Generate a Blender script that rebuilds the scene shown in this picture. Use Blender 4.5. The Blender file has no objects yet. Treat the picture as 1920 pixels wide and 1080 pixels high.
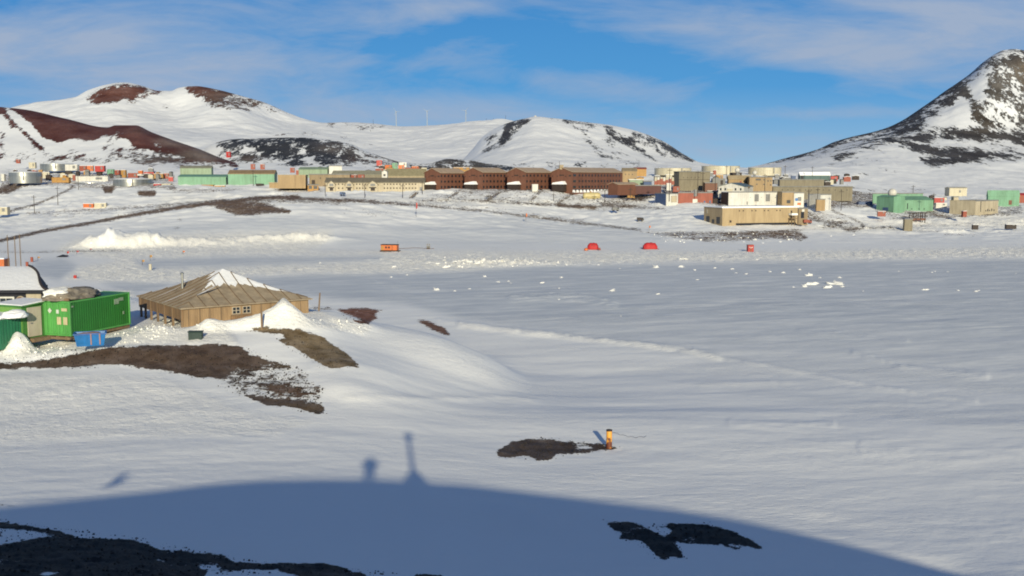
import bpy, bmesh, math, random
import numpy as np
from mathutils import Vector, Matrix, Euler, noise as mnoise
random.seed(7); np.random.seed(7)
R = math.radians
S = bpy.context.scene
COL = S.collection

# ------------------------------------------------------------------ camera model
F = 1900.0; HOR = 335.0; H = 18.0
PITCH = math.atan((540 - HOR) / F)
cp, sp = math.cos(PITCH), math.sin(PITCH)
def ray(px, py):
    a = (px - 960) / F; b = -(py - 540) / F
    return np.array([a, cp + b * sp, -sp + b * cp])
def at(px, py, d):                       # point at forward distance d seen at (px, py)
    r = ray(px, py); r = r / r[1] * d
    return Vector((r[0], r[1], H + r[2]))
def zfor(py, d):
    b = -(py - 540) / F
    return H + d * (-sp + b * cp) / (cp + b * sp)
def proj(x, y, z):
    zc = y * cp + (H - z) * sp; up = -(H - z) * cp + y * sp
    zc = np.maximum(zc, .1)
    return 960 + F * x / zc, 540 - F * up / zc

# ------------------------------------------------------------------ numeric helpers
def _h(ix, iy, s):
    n = (ix.astype(np.int64) * 374761393 + iy.astype(np.int64) * 668265263 + s * 982451653) & 0x7fffffff
    n = ((n ^ (n >> 13)) * 1274126177) & 0x7fffffff
    return ((n ^ (n >> 16)) & 0xffff) / 65535.0
def vnoise(x, y, s=0):
    ix = np.floor(x); iy = np.floor(y); fx = x - ix; fy = y - iy
    fx = fx * fx * fx * (fx * (fx * 6 - 15) + 10); fy = fy * fy * fy * (fy * (fy * 6 - 15) + 10)
    a = _h(ix, iy, s); b = _h(ix + 1, iy, s); c = _h(ix, iy + 1, s); d = _h(ix + 1, iy + 1, s)
    return (a * (1 - fx) + b * fx) * (1 - fy) + (c * (1 - fx) + d * fx) * fy
def fbm(x, y, oct=4, s=0, gain=.5):
    t = 0; a = 1; n = 0
    for i in range(oct):
        cx, sx = math.cos(.6 * i), math.sin(.6 * i)
        t = t + a * vnoise(x * cx - y * sx + 17 * i, x * sx + y * cx - 9 * i, s + i); n += a; a *= gain; x = x * 2.03; y = y * 2.03
    return t / n - .5
def pchip(xk, yk, x):
    # yk: (n, m) knots along axis 0, x: (q,) -> (q, m)
    xk = np.asarray(xk, float); yk = np.asarray(yk, float)
    h = np.diff(xk)[:, None]; dl = np.diff(yk, axis=0) / h
    m = np.zeros_like(yk)
    w = (dl[:-1] * dl[1:] > 0)
    den = np.where(w, dl[:-1] + dl[1:], 1)
    m[1:-1] = np.where(w, 2 * dl[:-1] * dl[1:] / np.where(den == 0, 1, den), 0)
    m[0] = dl[0]; m[-1] = dl[-1]
    i = np.clip(np.searchsorted(xk, x) - 1, 0, len(xk) - 2)
    hh = h[i, 0]; t = ((x - xk[i]) / hh)[:, None]; hh = hh[:, None]
    return ((1 + 2 * t) * (1 - t) ** 2) * yk[i] + t * (1 - t) ** 2 * hh * m[i] + t * t * (3 - 2 * t) * yk[i + 1] + t * t * (t - 1) * hh * m[i + 1]
# coarse maps holding the outlines of bare rock, dirt tracks and packed snow
MW, MH, MX0 = 1300, 640, -340.0           # 2 px cells, map column 0 = pixel -340
def raster(shapes, blur=2):
    A = np.zeros((MH, MW), np.float32)
    for sh in shapes:
        kind, pts, val = sh[0], np.array(sh[1], float), sh[2]
        P = (pts - [MX0, 0]) / 2
        w = (sh[3] / 2 if kind == 'l' else 0)
        x0 = int(max(0, P[:, 0].min() - w - 1)); x1 = int(min(MW, P[:, 0].max() + w + 2))
        y0 = int(max(0, P[:, 1].min() - w - 1)); y1 = int(min(MH, P[:, 1].max() + w + 2))
        if x1 <= x0 or y1 <= y0: continue
        gx, gy = np.meshgrid(np.arange(x0, x1), np.arange(y0, y1))
        if kind == 'p':
            ins = np.zeros(gx.shape, bool); n = len(P)
            for i in range(n):
                (xa, ya), (xb, yb) = P[i], P[(i + 1) % n]
                if ya == yb: continue
                c = ((ya > gy) != (yb > gy)) & (gx < (xb - xa) * (gy - ya) / (yb - ya) + xa)
                ins ^= c
            m = ins.astype(np.float32)
        else:
            m = np.zeros(gx.shape, np.float32)
            for i in range(len(P) - 1):
                a, b = P[i], P[i + 1]; ab = b - a
                t = np.clip(((gx - a[0]) * ab[0] + (gy - a[1]) * ab[1]) / (ab @ ab + 1e-9), 0, 1)
                dd = np.hypot(gx - a[0] - t * ab[0], gy - a[1] - t * ab[1])
                m = np.maximum(m, np.clip(w / 2 + .5 - dd, 0, 1))
        sub = A[y0:y1, x0:x1]
        if val < 0: sub[m > 0] = np.minimum(sub[m > 0], -val * (1) if val > -1 else 0)
        else: np.maximum(sub, m * val, out=sub)
    for _ in range(2):
        for ax in (0, 1):
            acc = np.zeros_like(A)
            for k in range(-blur, blur + 1): acc += np.roll(A, k, axis=ax)
            A = acc / (2 * blur + 1)
    return A
def sample(A, px, py):
    x = np.clip((px - MX0) / 2, 0, MW - 1.01); y = np.clip(py / 2, 0, MH - 1.01)
    ix = x.astype(int); iy = y.astype(int); fx = x - ix; fy = y - iy
    return (A[iy, ix] * (1 - fx) + A[iy, ix + 1] * fx) * (1 - fy) + (A[iy + 1, ix] * (1 - fx) + A[iy + 1, ix + 1] * fx) * fy

# ------------------------------------------------------------------ ground height
UK = [-600, 0, 160, 300, 480, 600, 700, 800, 900, 1000, 1100, 1350, 1700, 2500]
TBL = [  # (distance, 'z' or 'Y', 14 values)
 (6,  'z', [13.4]*14),
 (15, 'z', [9.9]*14),
 (24, 'z', [7.9,7.9,7.8,7.6,7.4,7.2,7.0,6.8,6.6,6.4,6.2,6.0,5.8,5.5]),
 (38, 'z', [5.4,5.4,5.3,5.2,5.0,4.8,4.6,4.4,4.1,3.9,3.8,3.5,3.1,2.6]),
 (55, 'z', [4.7,4.7,4.7,4.6,4.4,4.2,3.9,3.5,3.1,2.8,2.6,2.2,1.7,1.2]),
 (66, 'z', [5.2,5.2,5.3,5.2,4.9,4.6,4.1,3.3,2.7,2.4,2.2,1.8,1.3,.8]),
 (76, 'z', [5.9,5.9,6.1,6.4,6.3,5.8,4.7,3.5,2.3,1.5,1.2,.9,.6,.3]),
 (86, 'z', [6.3,6.3,6.2,6.2,6.5,6.4,5.5,4.7,3.0,.7,.4,.3,.2,.1]),
 (95, 'z', [6.3,6.3,6.3,6.3,6.2,5.6,4.4,3.0,1.0,0,0,0,0,0]),
 (106,'z', [5,5,5,4.6,4,3,2,1,0,0,0,0,0,0]),
 (120,'z', [3.6,3.6,3.6,2.4,1.2,.6,.2,0,0,0,0,0,0,0]),
 (140,'z', [1,1,1,.4,0,0,0,0,0,0,0,0,0,0]),
 (160,'z', [0]*14), (200,'z', [0]*14), (258,'z', [0]*14),
 (280,'Y', [457,457,452,448,450,450,452,454,456,456,457,457,457,457]),
 (310,'Y', [440,440,436,428,420,418,424,430,432,434,437,440,445,445]),
 (340,'Y', [424,428,420,408,398,395,400,408,412,418,425,419,435,435]),
 (365,'Y', [410,418,405,390,378,376,380,390,395,402,410,402,428,430]),
 (400,'Y', [395,402,395,385,370,367,368,372,374,378,390,384,405,415]),
 (440,'Y', [375,380,372,365,358,358,358,358,357,357,365,370,386,395]),
 (480,'Y', [355,357,352,346,345,347,350,352,352,352,353,358,376,384]),
 (560,'Y', [338,338,336,334,340,342,342,345,345,345,345,343,368,375]),
 (700,'Y', [318,318,318,318,322,325,326,330,330,330,328,322,355,362]),
 (1000,'z', None), (14000,'z', [0]*14)]
DK, ZK = [], []
for d, k, v in TBL:
    DK.append(math.log(d))
    if v is None: ZK.append(ZK[-1])
    elif k == 'z': ZK.append(list(v))
    else: ZK.append([zfor(y, d) for y in v])
ZK = np.array(ZK)
_LU = np.arange(-600, 2501, 10.0); _LD = np.linspace(DK[0], DK[-1], 1600)
ZL = pchip(UK, ZK.T, _LU)                 # (nu, rows)
ZL = pchip(DK, ZL.T, _LD)                 # (nd, nu)
def zbase(u, ld):
    x = np.clip((u + 600) / 10, 0, len(_LU) - 1.01); y = np.clip((ld - DK[0]) / (DK[-1] - DK[0]) * 1599, 0, 1598.99)
    ix = x.astype(int); iy = y.astype(int); fx = x - ix; fy = y - iy
    return (ZL[iy, ix] * (1 - fx) + ZL[iy, ix + 1] * fx) * (1 - fy) + (ZL[iy + 1, ix] * (1 - fx) + ZL[iy + 1, ix + 1] * fx) * fy
# snow drifts and berms: (px, d, half width m, half depth m, height m, rough)
def P2(px, d): return (px - 960) / F * d
BUMPS = [
 (P2(530,79.2), 79.2, 2.3, 1.5, 2.3, -1), (P2(560,77.5), 77.5, 2.4, 2.4, .35, 0), (P2(475,78.2), 78.2, 2.2, 1.0, .5, 0),
 (P2(385,77.2), 77.2, 1.0, .8, 1.0, -1), (P2(420,77.5), 77.5, 2.0, .9, .35, 0),
 (P2(620,84), 84, 4, 3, .5, .25), (P2(296,76.5), 76.5, 1.6, 1.2, .35, .5), (P2(240,70.5), 70.5, 3.5, 1.2, .3, .5), (P2(60,70), 70, 6, 1.6, .35, .7),
 (P2(25,71.5), 71.5, .85, .8, 1.5, .15),
 (P2(700,70), 70, 3.5, 5, .5, 0), (P2(620,68), 68, 2.5, 3.5, .4, 0), (P2(850,80), 80, 3.5, 4.5, .35, 0),
 (P2(188,268), 268, 5.0, 6, 2.1, .22), (P2(240,268), 268, 7.5, 6, 2.6, .22), (P2(290,270), 270, 4.5, 5, 1.2, .25), (P2(150,266), 266, 2, 4, .5, .3),
 (P2(360,272), 272, 13, 4, 1.1, .35), (P2(470,278), 278, 13, 4, 1.2, .35), (P2(570,282), 282, 11, 4, 1.5, .35),
 (P2(130,125), 125, 7, 3.5, .9, .5), (P2(200,125), 125, 8, 3, .7, .5), (P2(240,121), 121, 4, 3, .5, .5),
 (P2(870,216), 216, 9, 6, .5, 1.2), (P2(940,214), 214, 9, 6, .5, 1.2), (P2(1040,214), 214, 8, 4, .3, 1.2), (P2(720,222), 222, 10, 5, .4, .8),
 (P2(1000,405),405, 30, 1.5, .6,.5), (P2(1785,37.5), 37.5, 1.7, 1.5, -.22, 0), (P2(930,42), 42, 1.3, 1.3, -.10, 0), (P2(1570,44), 44, 1.4, 1.2, -.10, 0), (P2(640,64), 64, 2.2, 2.0, .35, 0),
 (P2(1790,335),335, 5, 3, 1.2, 1.0), (P2(1700,345),345, 40, 2.5, .8, .8),
]
_bs = np.random.RandomState(3)
for i in range(26):   # plough ridges along the town banks
    px = _bs.uniform(330, 1250); d = _bs.uniform(395, 438)
    BUMPS.append((P2(px, d), d, _bs.uniform(3, 9), _bs.uniform(1, 2.5), _bs.uniform(.3, .9), .6))
# dark ground patches, shared by height (rubble) and material ------------------------------
RK = [
 ('p', [(-340,690),(0,682),(60,677),(120,668),(200,652),(260,648),(330,648),(400,645),(450,650),(468,662),(430,700),(375,708),(300,695),(240,685),(180,686),(120,690),(60,691),(0,694),(-340,705)], .98),
 ('p', [(420,650),(468,662),(500,672),(545,682),(550,692),(500,690),(470,700),(420,690)], .8),
 ('p', [(380,700),(470,690),(550,690),(600,722),(610,750),(560,757),(500,755),(450,735)], .46),
 ('p', [(480,722),(540,720),(580,735),(575,748),(520,742)], .75),
 ('p', [(445,738),(500,745),(560,752),(600,757),(612,770),(598,780),(560,766),(500,760)], .95),
 ('p', [(440,612),(500,613),(560,617),(600,630),(640,655),(680,689),(655,686),(620,692),(590,675),(545,650),(520,640),(540,630),(500,623),(450,619)], .98),
 ('p', [(628,580),(680,576),(722,582),(700,589),(714,597),(690,601),(655,592)], .95),
 ('p', [(648,600),(700,600),(692,609),(655,606)], .9),
 ('p', [(583,573),(628,576),(625,582),(590,580)], .7),
 ('p', [(772,597),(800,600),(835,616),(850,633),(828,627),(800,612)], .98),
 ('p', [(930,845),(960,828),(1000,822),(1040,824),(1080,830),(1130,832),(1172,842),(1140,844),(1075,851),(1045,851),(1030,863),(1010,863),(990,855),(935,858)], .98),
 ('p', [(1080,836),(1118,837),(1100,843),(1075,843)], -.25),
 ('p', [(1130,977),(1180,978),(1212,988),(1232,1000),(1254,1008),(1270,1022),(1284,1046),(1238,1049),(1220,1030),(1203,1014),(1158,1010),(1165,1001),(1143,990)], .86), ('p', [(1228,984),(1270,981),(1330,982),(1380,996),(1412,1012),(1440,1033),(1405,1026),(1370,1018),(1330,1022),(1290,1019),(1262,1014),(1248,1005),(1262,995),(1235,989)], .86), ('p', [(1340,1012),(1400,1018),(1430,1034),(1370,1030)], .5),
 ('p', [(-340,960),(0,978),(60,985),(110,995),(150,1008),(250,1012),(300,1028),(420,1040),(440,1052),(500,1056),(600,1054),(680,1072),(720,1100),(1300,1290),(-340,1290)], .92),
 ('p', [(-100,990),(0,992),(50,996),(100,1004),(40,1012),(0,1022),(-100,1030)], -.02),
 ('p', [(365,1060),(410,1062),(420,1066),(380,1067)], -.1), ('p', [(390,1072),(520,1068),(570,1085),(440,1120),(380,1085)], -.05),
 ('p', [(60,1076),(125,1070),(90,1080)], -.2),
 ('p', [(-60,945),(42,946),(42,950),(-60,949)], .9), ('p', [(780,1074),(830,1078),(860,1100),(760,1100)], .9),
 ('p', [(1210,438),(1300,434),(1400,431),(1500,432),(1520,446),(1505,453),(1450,449),(1400,453),(1330,456),(1260,447)], .58),
 ('p', [(1330,436),(1420,433),(1500,434),(1515,447),(1480,448),(1420,444)], .68),
 ('p', [(1570,426),(1620,430),(1600,437),(1580,433)], .7), ('p', [(1766,437),(1832,436),(1830,443),(1770,444)], .55),
 ('p', [(395,388),(430,380),(470,378),(500,383),(548,393),(545,402),(500,401),(470,405),(440,404),(415,395)], .8),
 ('p', [(465,370),(520,367),(560,370),(650,374),(655,385),(600,384),(520,384),(470,382)], .52),
 ('p', [(320,425),(340,423),(338,432),(322,432)], .6), ('p', [(325,408),(345,410),(340,418)], .6),
 ('p', [(0,350),(20,343),(62,338),(80,345),(40,353),(20,364),(-60,372)], .75),
 ('p', [(190,351),(216,350),(212,363),(195,363)], .9), ('p', [(256,358),(295,358),(292,370),(262,370)], .9),
 ('p', [(235,366),(258,362),(258,365),(238,369)], .7),
 ('p', [(1150,358),(1185,356),(1240,370),(1200,378),(1160,372)], .75),
 ('p', [(1480,395),(1520,400),(1600,420),(1560,424),(1500,410)], .58),
 ('p', [(860,352),(1160,352),(1150,362),(860,362)], .56),
 ('p', [(1050,362),(1130,366),(1130,376),(1080,372)], .5),
 ('p', [(500,350),(600,352),(620,362),(520,362)], .56),
 ('p', [(300,352),(480,352),(430,362),(330,366)], .5),
 ('p', [(1600,350),(1640,370),(1760,380),(1700,395),(1560,372)], .55),
 ('p', [(0,325),(330,322),(330,340),(0,340)], .56),
 ('p', [(1240,345),(1420,345),(1640,360),(1640,392),(1500,392),(1340,386),(1240,372)], .62), ('p', [(780,360),(1060,362),(1240,378),(1240,386),(1000,380),(800,372)], .40), ('p', [(0,340),(330,340),(330,350),(0,352)], .48), ('p', [(0,400),(420,372),(440,378),(120,412)], .38), ('p', [(620,385),(760,395),(740,412),(640,402)], .33), ('p', [(1640,388),(1920,380),(1920,405),(1760,412),(1640,405)], .50),
 ('l', [(-340,500),(0,452),(80,433),(160,420),(240,405),(340,389),(420,379),(480,371),(560,369)], .8, 5),
 ('l', [(560,371),(640,375),(700,380),(800,387),(900,395),(1000,407),(1100,420),(1200,431)], .75, 3),
 ('l', [(640,372),(760,377),(900,387),(1000,399),(1100,413)], .5, 2),
 ('l', [(15,396),(60,386),(100,370),(135,353)], .8, 2.5), ('l', [(135,350),(200,352),(250,350),(330,352)], .6, 3),
 ('l', [(50,399),(150,394),(300,384),(420,374)], .55, 2.5),
 ('l', [(-60,471),(60,473),(150,471),(240,470)], .6, 2.5),
 ('l', [(1200,436),(1400,434),(1560,428),(1700,424),(1920,419),(2250,418)], .5, 2.5),
 ('l', [(1540,425),(1650,428),(1760,434)], .55, 3),
 ('l', [(900,378),(1020,384),(1150,388),(1250,392)], .7, 2.5), ('l', [(780,374),(900,378)], .6, 2), ('l', [(1045,385),(1115,391)], .8, 5), ('l', [(1160,386),(1250,391)], .6, 2), ('l', [(1120,395),(1180,399)], .5, 3), ('l', [(1330,372),(1352,382)], .7, 5), ('p', [(1110,378),(1150,374),(1180,380),(1140,388)], .6), ('l', [(1560,395),(1600,410),(1620,422)], .7, 3), ('l', [(1730,395),(1780,410)], .6, 3),
 ('l', [(1500,395),(1560,405),(1600,420)], .6, 2.5),
 ('l', [(1640,412),(1760,408),(1860,400),(1920,396)], .55, 3),
 ('l', [(880,464),(960,466)], .4, 2),
]
A_rock = raster([(s_[0], s_[1], min(1, s_[2] * 1.15), s_[3] + 2.5) if s_[0] == 'l' and s_[2] > 0 else s_ for s_ in RK], 1)
A_cream = raster([   # churned snow; its sun-facing brightness is put into the colour
 ('p', [(100,470),(150,445),(300,440),(620,430),(625,445),(600,462),(560,470),(720,468),(1100,472),(1500,470),(1920,462),(2250,462),(2250,482),(1920,482),(1500,488),(1250,492),(1000,497),(860,508),(700,512),(560,514),(420,520),(330,530),(120,525),(150,500),(230,488),(160,480)], .95),
 ('p', [(250,486),(420,479),(720,478),(715,490),(420,500),(270,505)], -.1),
 ('p', [(100,545),(250,545),(256,560),(110,556)], .9),
 ('p', [(-60,640),(60,640),(240,618),(330,590),(345,612),(420,612),(450,645),(250,645),(100,665),(-60,676)], .95),
 ('p', [(350,600),(540,555),(620,590),(700,610),(690,625),(600,615),(440,610)], .8),
 ('p', [(-340,700),(0,700),(300,705),(460,770),(600,790),(520,815),(200,820),(-340,840)], .4),
 ('p', [(300,365),(1250,372),(1250,390),(900,388),(560,376),(300,385)], .6),
 ('p', [(1500,420),(1920,405),(2250,405),(2250,428),(1920,428),(1560,436)], .9),
 ('l', [(860,609),(960,620),(1060,630),(1180,643),(1290,657),(1350,671)], 1., 4.0),
 ('l', [(1350,671),(1460,690),(1640,725),(1830,752)], .5, 2.5),
 ('l', [(1310,723),(1400,719),(1480,716)], .4, 3),
 ('l', [(650,745),(700,745),(930,745),(1000,750)], .5, 4),
], 2)
A_ice = raster([  # flat ice; its grey-blue tone also carries the weaker grazing sun
 ('p', [(330,530),(560,514),(860,506),(1000,498),(1400,490),(1920,485),(2250,485),(2250,640),(1500,600),(1000,600),(880,600),(760,570),(620,560),(590,555),(330,548)], .9), ('p', [(860,590),(2250,590),(2250,700),(1920,690),(1500,655),(1200,640),(940,612)], .7), ('p', [(940,608),(2250,640),(2250,760),(1920,745),(1350,678)], .5), ('p', [(1100,690),(1350,680),(1920,750),(2250,770),(2250,860),(1920,820),(1400,740)], .25),
 ('p', [(250,486),(420,479),(720,478),(715,490),(420,500),(270,505)], .9),
 ('p', [(60,490),(120,485),(150,500),(110,525),(70,515)], .9), ('p', [(180,525),(330,530),(300,545),(230,548)], .9),
 ('p', [(600,440),(1000,400),(1250,440),(1250,455),(900,462),(640,460)], .45), ('p', [(300,425),(480,405),(700,420),(680,430),(620,430),(300,440),(60,455)], .5),
], 2)

A_ridge = raster([('l', [(860,609),(960,620),(1060,630),(1180,643),(1290,657),(1350,671)], .95, 4.2), ('l', [(1350,671),(1460,690),(1640,725),(1830,752)], .5, 4), ('l', [(1310,723),(1400,719),(1450,718)], .22, 4),
 ('l', [(640,747),(720,745),(800,748),(930,745),(1010,752)], .3, 6), ('l', [(0,772),(40,752),(95,735),(160,722)], .3, 16), ('l', [(1370,790),(1480,800),(1560,795)], .2, 14), ('l', [(1620,840),(1760,860),(1920,850)], .16, 26), ('l', [(820,600),(900,612)], .4, 4),
 ('l', [(705,527),(745,535),(800,540)], .4, 4), ('l', [(960,560),(1060,552),(1150,570)], .4, 16), ('l', [(1400,575),(1520,570)], .3, 4), ('l', [(1600,660),(1700,690),(1850,705)], .3, 10), ('l', [(1500,620),(1700,640)], .2, 8)], 1)
def ground_z(x, y, detail=True):
    u = 960 + F * x / y; ld = np.log(y)
    z = zbase(u, ld)
    for bx, by, rx, ry, hh, ro in BUMPS:
        m = (np.abs(x - bx) < rx * 2.6) & (np.abs(y - by) < ry * 2.6)
        if not m.any(): continue
        xx = x[m]; yy = y[m]
        rr = ((xx - bx) / rx) ** 2 + ((yy - by) / ry) ** 2
        g = (np.exp(-np.sqrt(rr + .01) * 1.35) - np.exp(-2.6 * 1.35)).clip(0) * hh * 1.1 if ro < 0 else (np.exp(-rr ** 2) if ro in (.22, .25) else np.exp(-rr)) * hh
        if ro > 0: g = g * (1 + ro * 1.6 * fbm(xx * .8, yy * .5, 5, 5, .62)) + (np.clip(g, 0, 1) * (1.3 * fbm(xx * .6 + yy * .25, yy * .22, 5, 6, .65)) if by > 200 else 0)
        z[m] += g
    if detail:
        px, py = proj(x, y, z)
        rk = np.clip(sample(A_rock, px, py), 0, 1); cr = np.clip(sample(A_cream, px, py), 0, 1)
        near = np.clip((300 - y) / 200, 0, 1)
        xr = x * .95 + y * .30; yr = y * .95 - x * .30; sas = fbm(xr * .08, yr * .27, 4, 21)
        z = z + near * .10 * sas * np.clip(y / 30, .3, 2.2)
        rd = np.clip(sample(A_ridge, px, py) * 1.5, 0, 1); z = z + rd * (.20 + .55 * np.clip(fbm(x * .5, y * .5, 4, 58, .65), -.2, .5)) * np.clip(y / 90, .5, 1.3)
        rn = fbm(xr * .35, yr * 1.25, 5, 33, .6); z = z + near * .10 * np.clip(fbm(x * .06, y * .1, 3, 35) * 4 + .3, 0, 1) * (.12 - np.abs(rn)) 
        z = z + near * .03 * fbm(xr * .5, yr * 1.5, 3, 31)
        z = z + rk * (.24 * fbm(x * 1.8, y * 1.8, 4, 41, .65)) * np.clip(150 / y, .3, 1)
        z = z + cr * np.where(y > 100, .75, .28) * fbm(x * .9, y * .9, 4, 51, .65)
        far = np.clip((y - 265) / 100, 0, 1)
        z = z + far * (1.6 * fbm(x * .03, y * .05, 3, 61) + 1.5 * fbm(x * .13 + y * .05, y * .16, 4, 62) + .5 * fbm(x * .5, y * .5, 3, 63))
        # shallow scour marks
    return z
def gz(x, y): return float(ground_z(np.array([float(x)]), np.array([float(y)]))[0])
def spot(px, py, dmin=20, dmax=900):      # where the view ray through a photo point meets the ground
    r = ray(px, py); d = np.exp(np.linspace(math.log(dmin), math.log(dmax), 1500))
    x = r[0] / r[1] * d; zr = H + r[2] / r[1] * d
    zg = ground_z(x.copy(), d.copy())
    i = np.argmax(zg >= zr)
    if not (zg >= zr).any(): i = len(d) - 1
    return Vector((float(x[i]), float(d[i]), float(zg[i])))
def on(px, d):
    x = P2(px, d); return Vector((x, d, gz(x, d)))

# ------------------------------------------------------------------ materials
MATS = {}; BK = .76
def nt(name):
    m = bpy.data.materials.new(name); m.use_nodes = True
    n = m.node_tree.nodes; l = m.node_tree.links
    return m, n, l, n['Principled BSDF']
def paint(name, col, rough=.6, var=.18, scale=1.5, metal=0, bump=.05, rib=0, ribaxis='X', dirt=None, streak=False):
    if name in MATS: return MATS[name]
    if 'snow' not in name: col = tuple(c * BK for c in col)
    m, n, l, b = nt(name)
    tc = n.new('ShaderNodeTexCoord'); mp = n.new('ShaderNodeMapping')
    if streak: mp.inputs['Scale'].default_value = (1, 1, .15)
    l.new(tc.outputs['Object'], mp.inputs[0])
    no = n.new('ShaderNodeTexNoise'); no.inputs['Scale'].default_value = scale; no.inputs['Detail'].default_value = 6; no.inputs['Roughness'].default_value = .65
    l.new(mp.outputs[0], no.inputs['Vector'])
    r = n.new('ShaderNodeValToRGB'); r.color_ramp.elements[0].position = .3; r.color_ramp.elements[1].position = .7
    c0 = [c * (1 - var) for c in col]; c1 = [min(1, c * (1 + var)) for c in col]
    if dirt: c0 = [a * .5 + d * .5 for a, d in zip(c0, dirt)]
    r.color_ramp.elements[0].color = (*c0, 1); r.color_ramp.elements[1].color = (*c1, 1)
    l.new(no.outputs['Fac'], r.inputs[0]); src = r.outputs[0]
    if 'snow' not in name:          # rain streaks and grime
        m2 = n.new('ShaderNodeMapping'); m2.inputs['Scale'].default_value = (1, 1, .12); l.new(tc.outputs['Object'], m2.inputs[0])
        n3 = n.new('ShaderNodeTexNoise'); n3.inputs['Scale'].default_value = .9; n3.inputs['Detail'].default_value = 7; n3.inputs['Roughness'].default_value = .7; l.new(m2.outputs[0], n3.inputs['Vector'])
        r3 = n.new('ShaderNodeValToRGB'); r3.color_ramp.elements[0].position = .32; r3.color_ramp.elements[0].color = (.66, .63, .60, 1); r3.color_ramp.elements[1].position = .56; r3.color_ramp.elements[1].color = (1, 1, 1, 1); l.new(n3.outputs['Fac'], r3.inputs[0])
        x3 = n.new('ShaderNodeMix'); x3.data_type = 'RGBA'; x3.blend_type = 'MULTIPLY'; x3.inputs[0].default_value = .8; l.new(src, x3.inputs[6]); l.new(r3.outputs[0], x3.inputs[7]); src = x3.outputs[2]
    l.new(src, b.inputs['Base Color'])
    b.inputs['Roughness'].default_value = rough; b.inputs['Metallic'].default_value = metal
    bp = n.new('ShaderNodeBump'); bp.inputs['Strength'].default_value = .6; bp.inputs['Distance'].default_value = bump
    if rib:
        w = n.new('ShaderNodeTexWave'); w.wave_type = 'BANDS'; w.bands_direction = ribaxis; w.inputs['Scale'].default_value = rib
        l.new(tc.outputs['Object'], w.inputs['Vector']); ad = n.new('ShaderNodeMath'); ad.operation = 'ADD'
        l.new(w.outputs['Fac'], ad.inputs[0]); l.new(no.outputs['Fac'], ad.inputs[1]); l.new(ad.outputs[0], bp.inputs['Height'])
    else: l.new(no.outputs['Fac'], bp.inputs['Height'])
    l.new(bp.outputs[0], b.inputs['Normal'])
    MATS[name] = m; return m
SNOWC = (.86, .87, .89)
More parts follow.
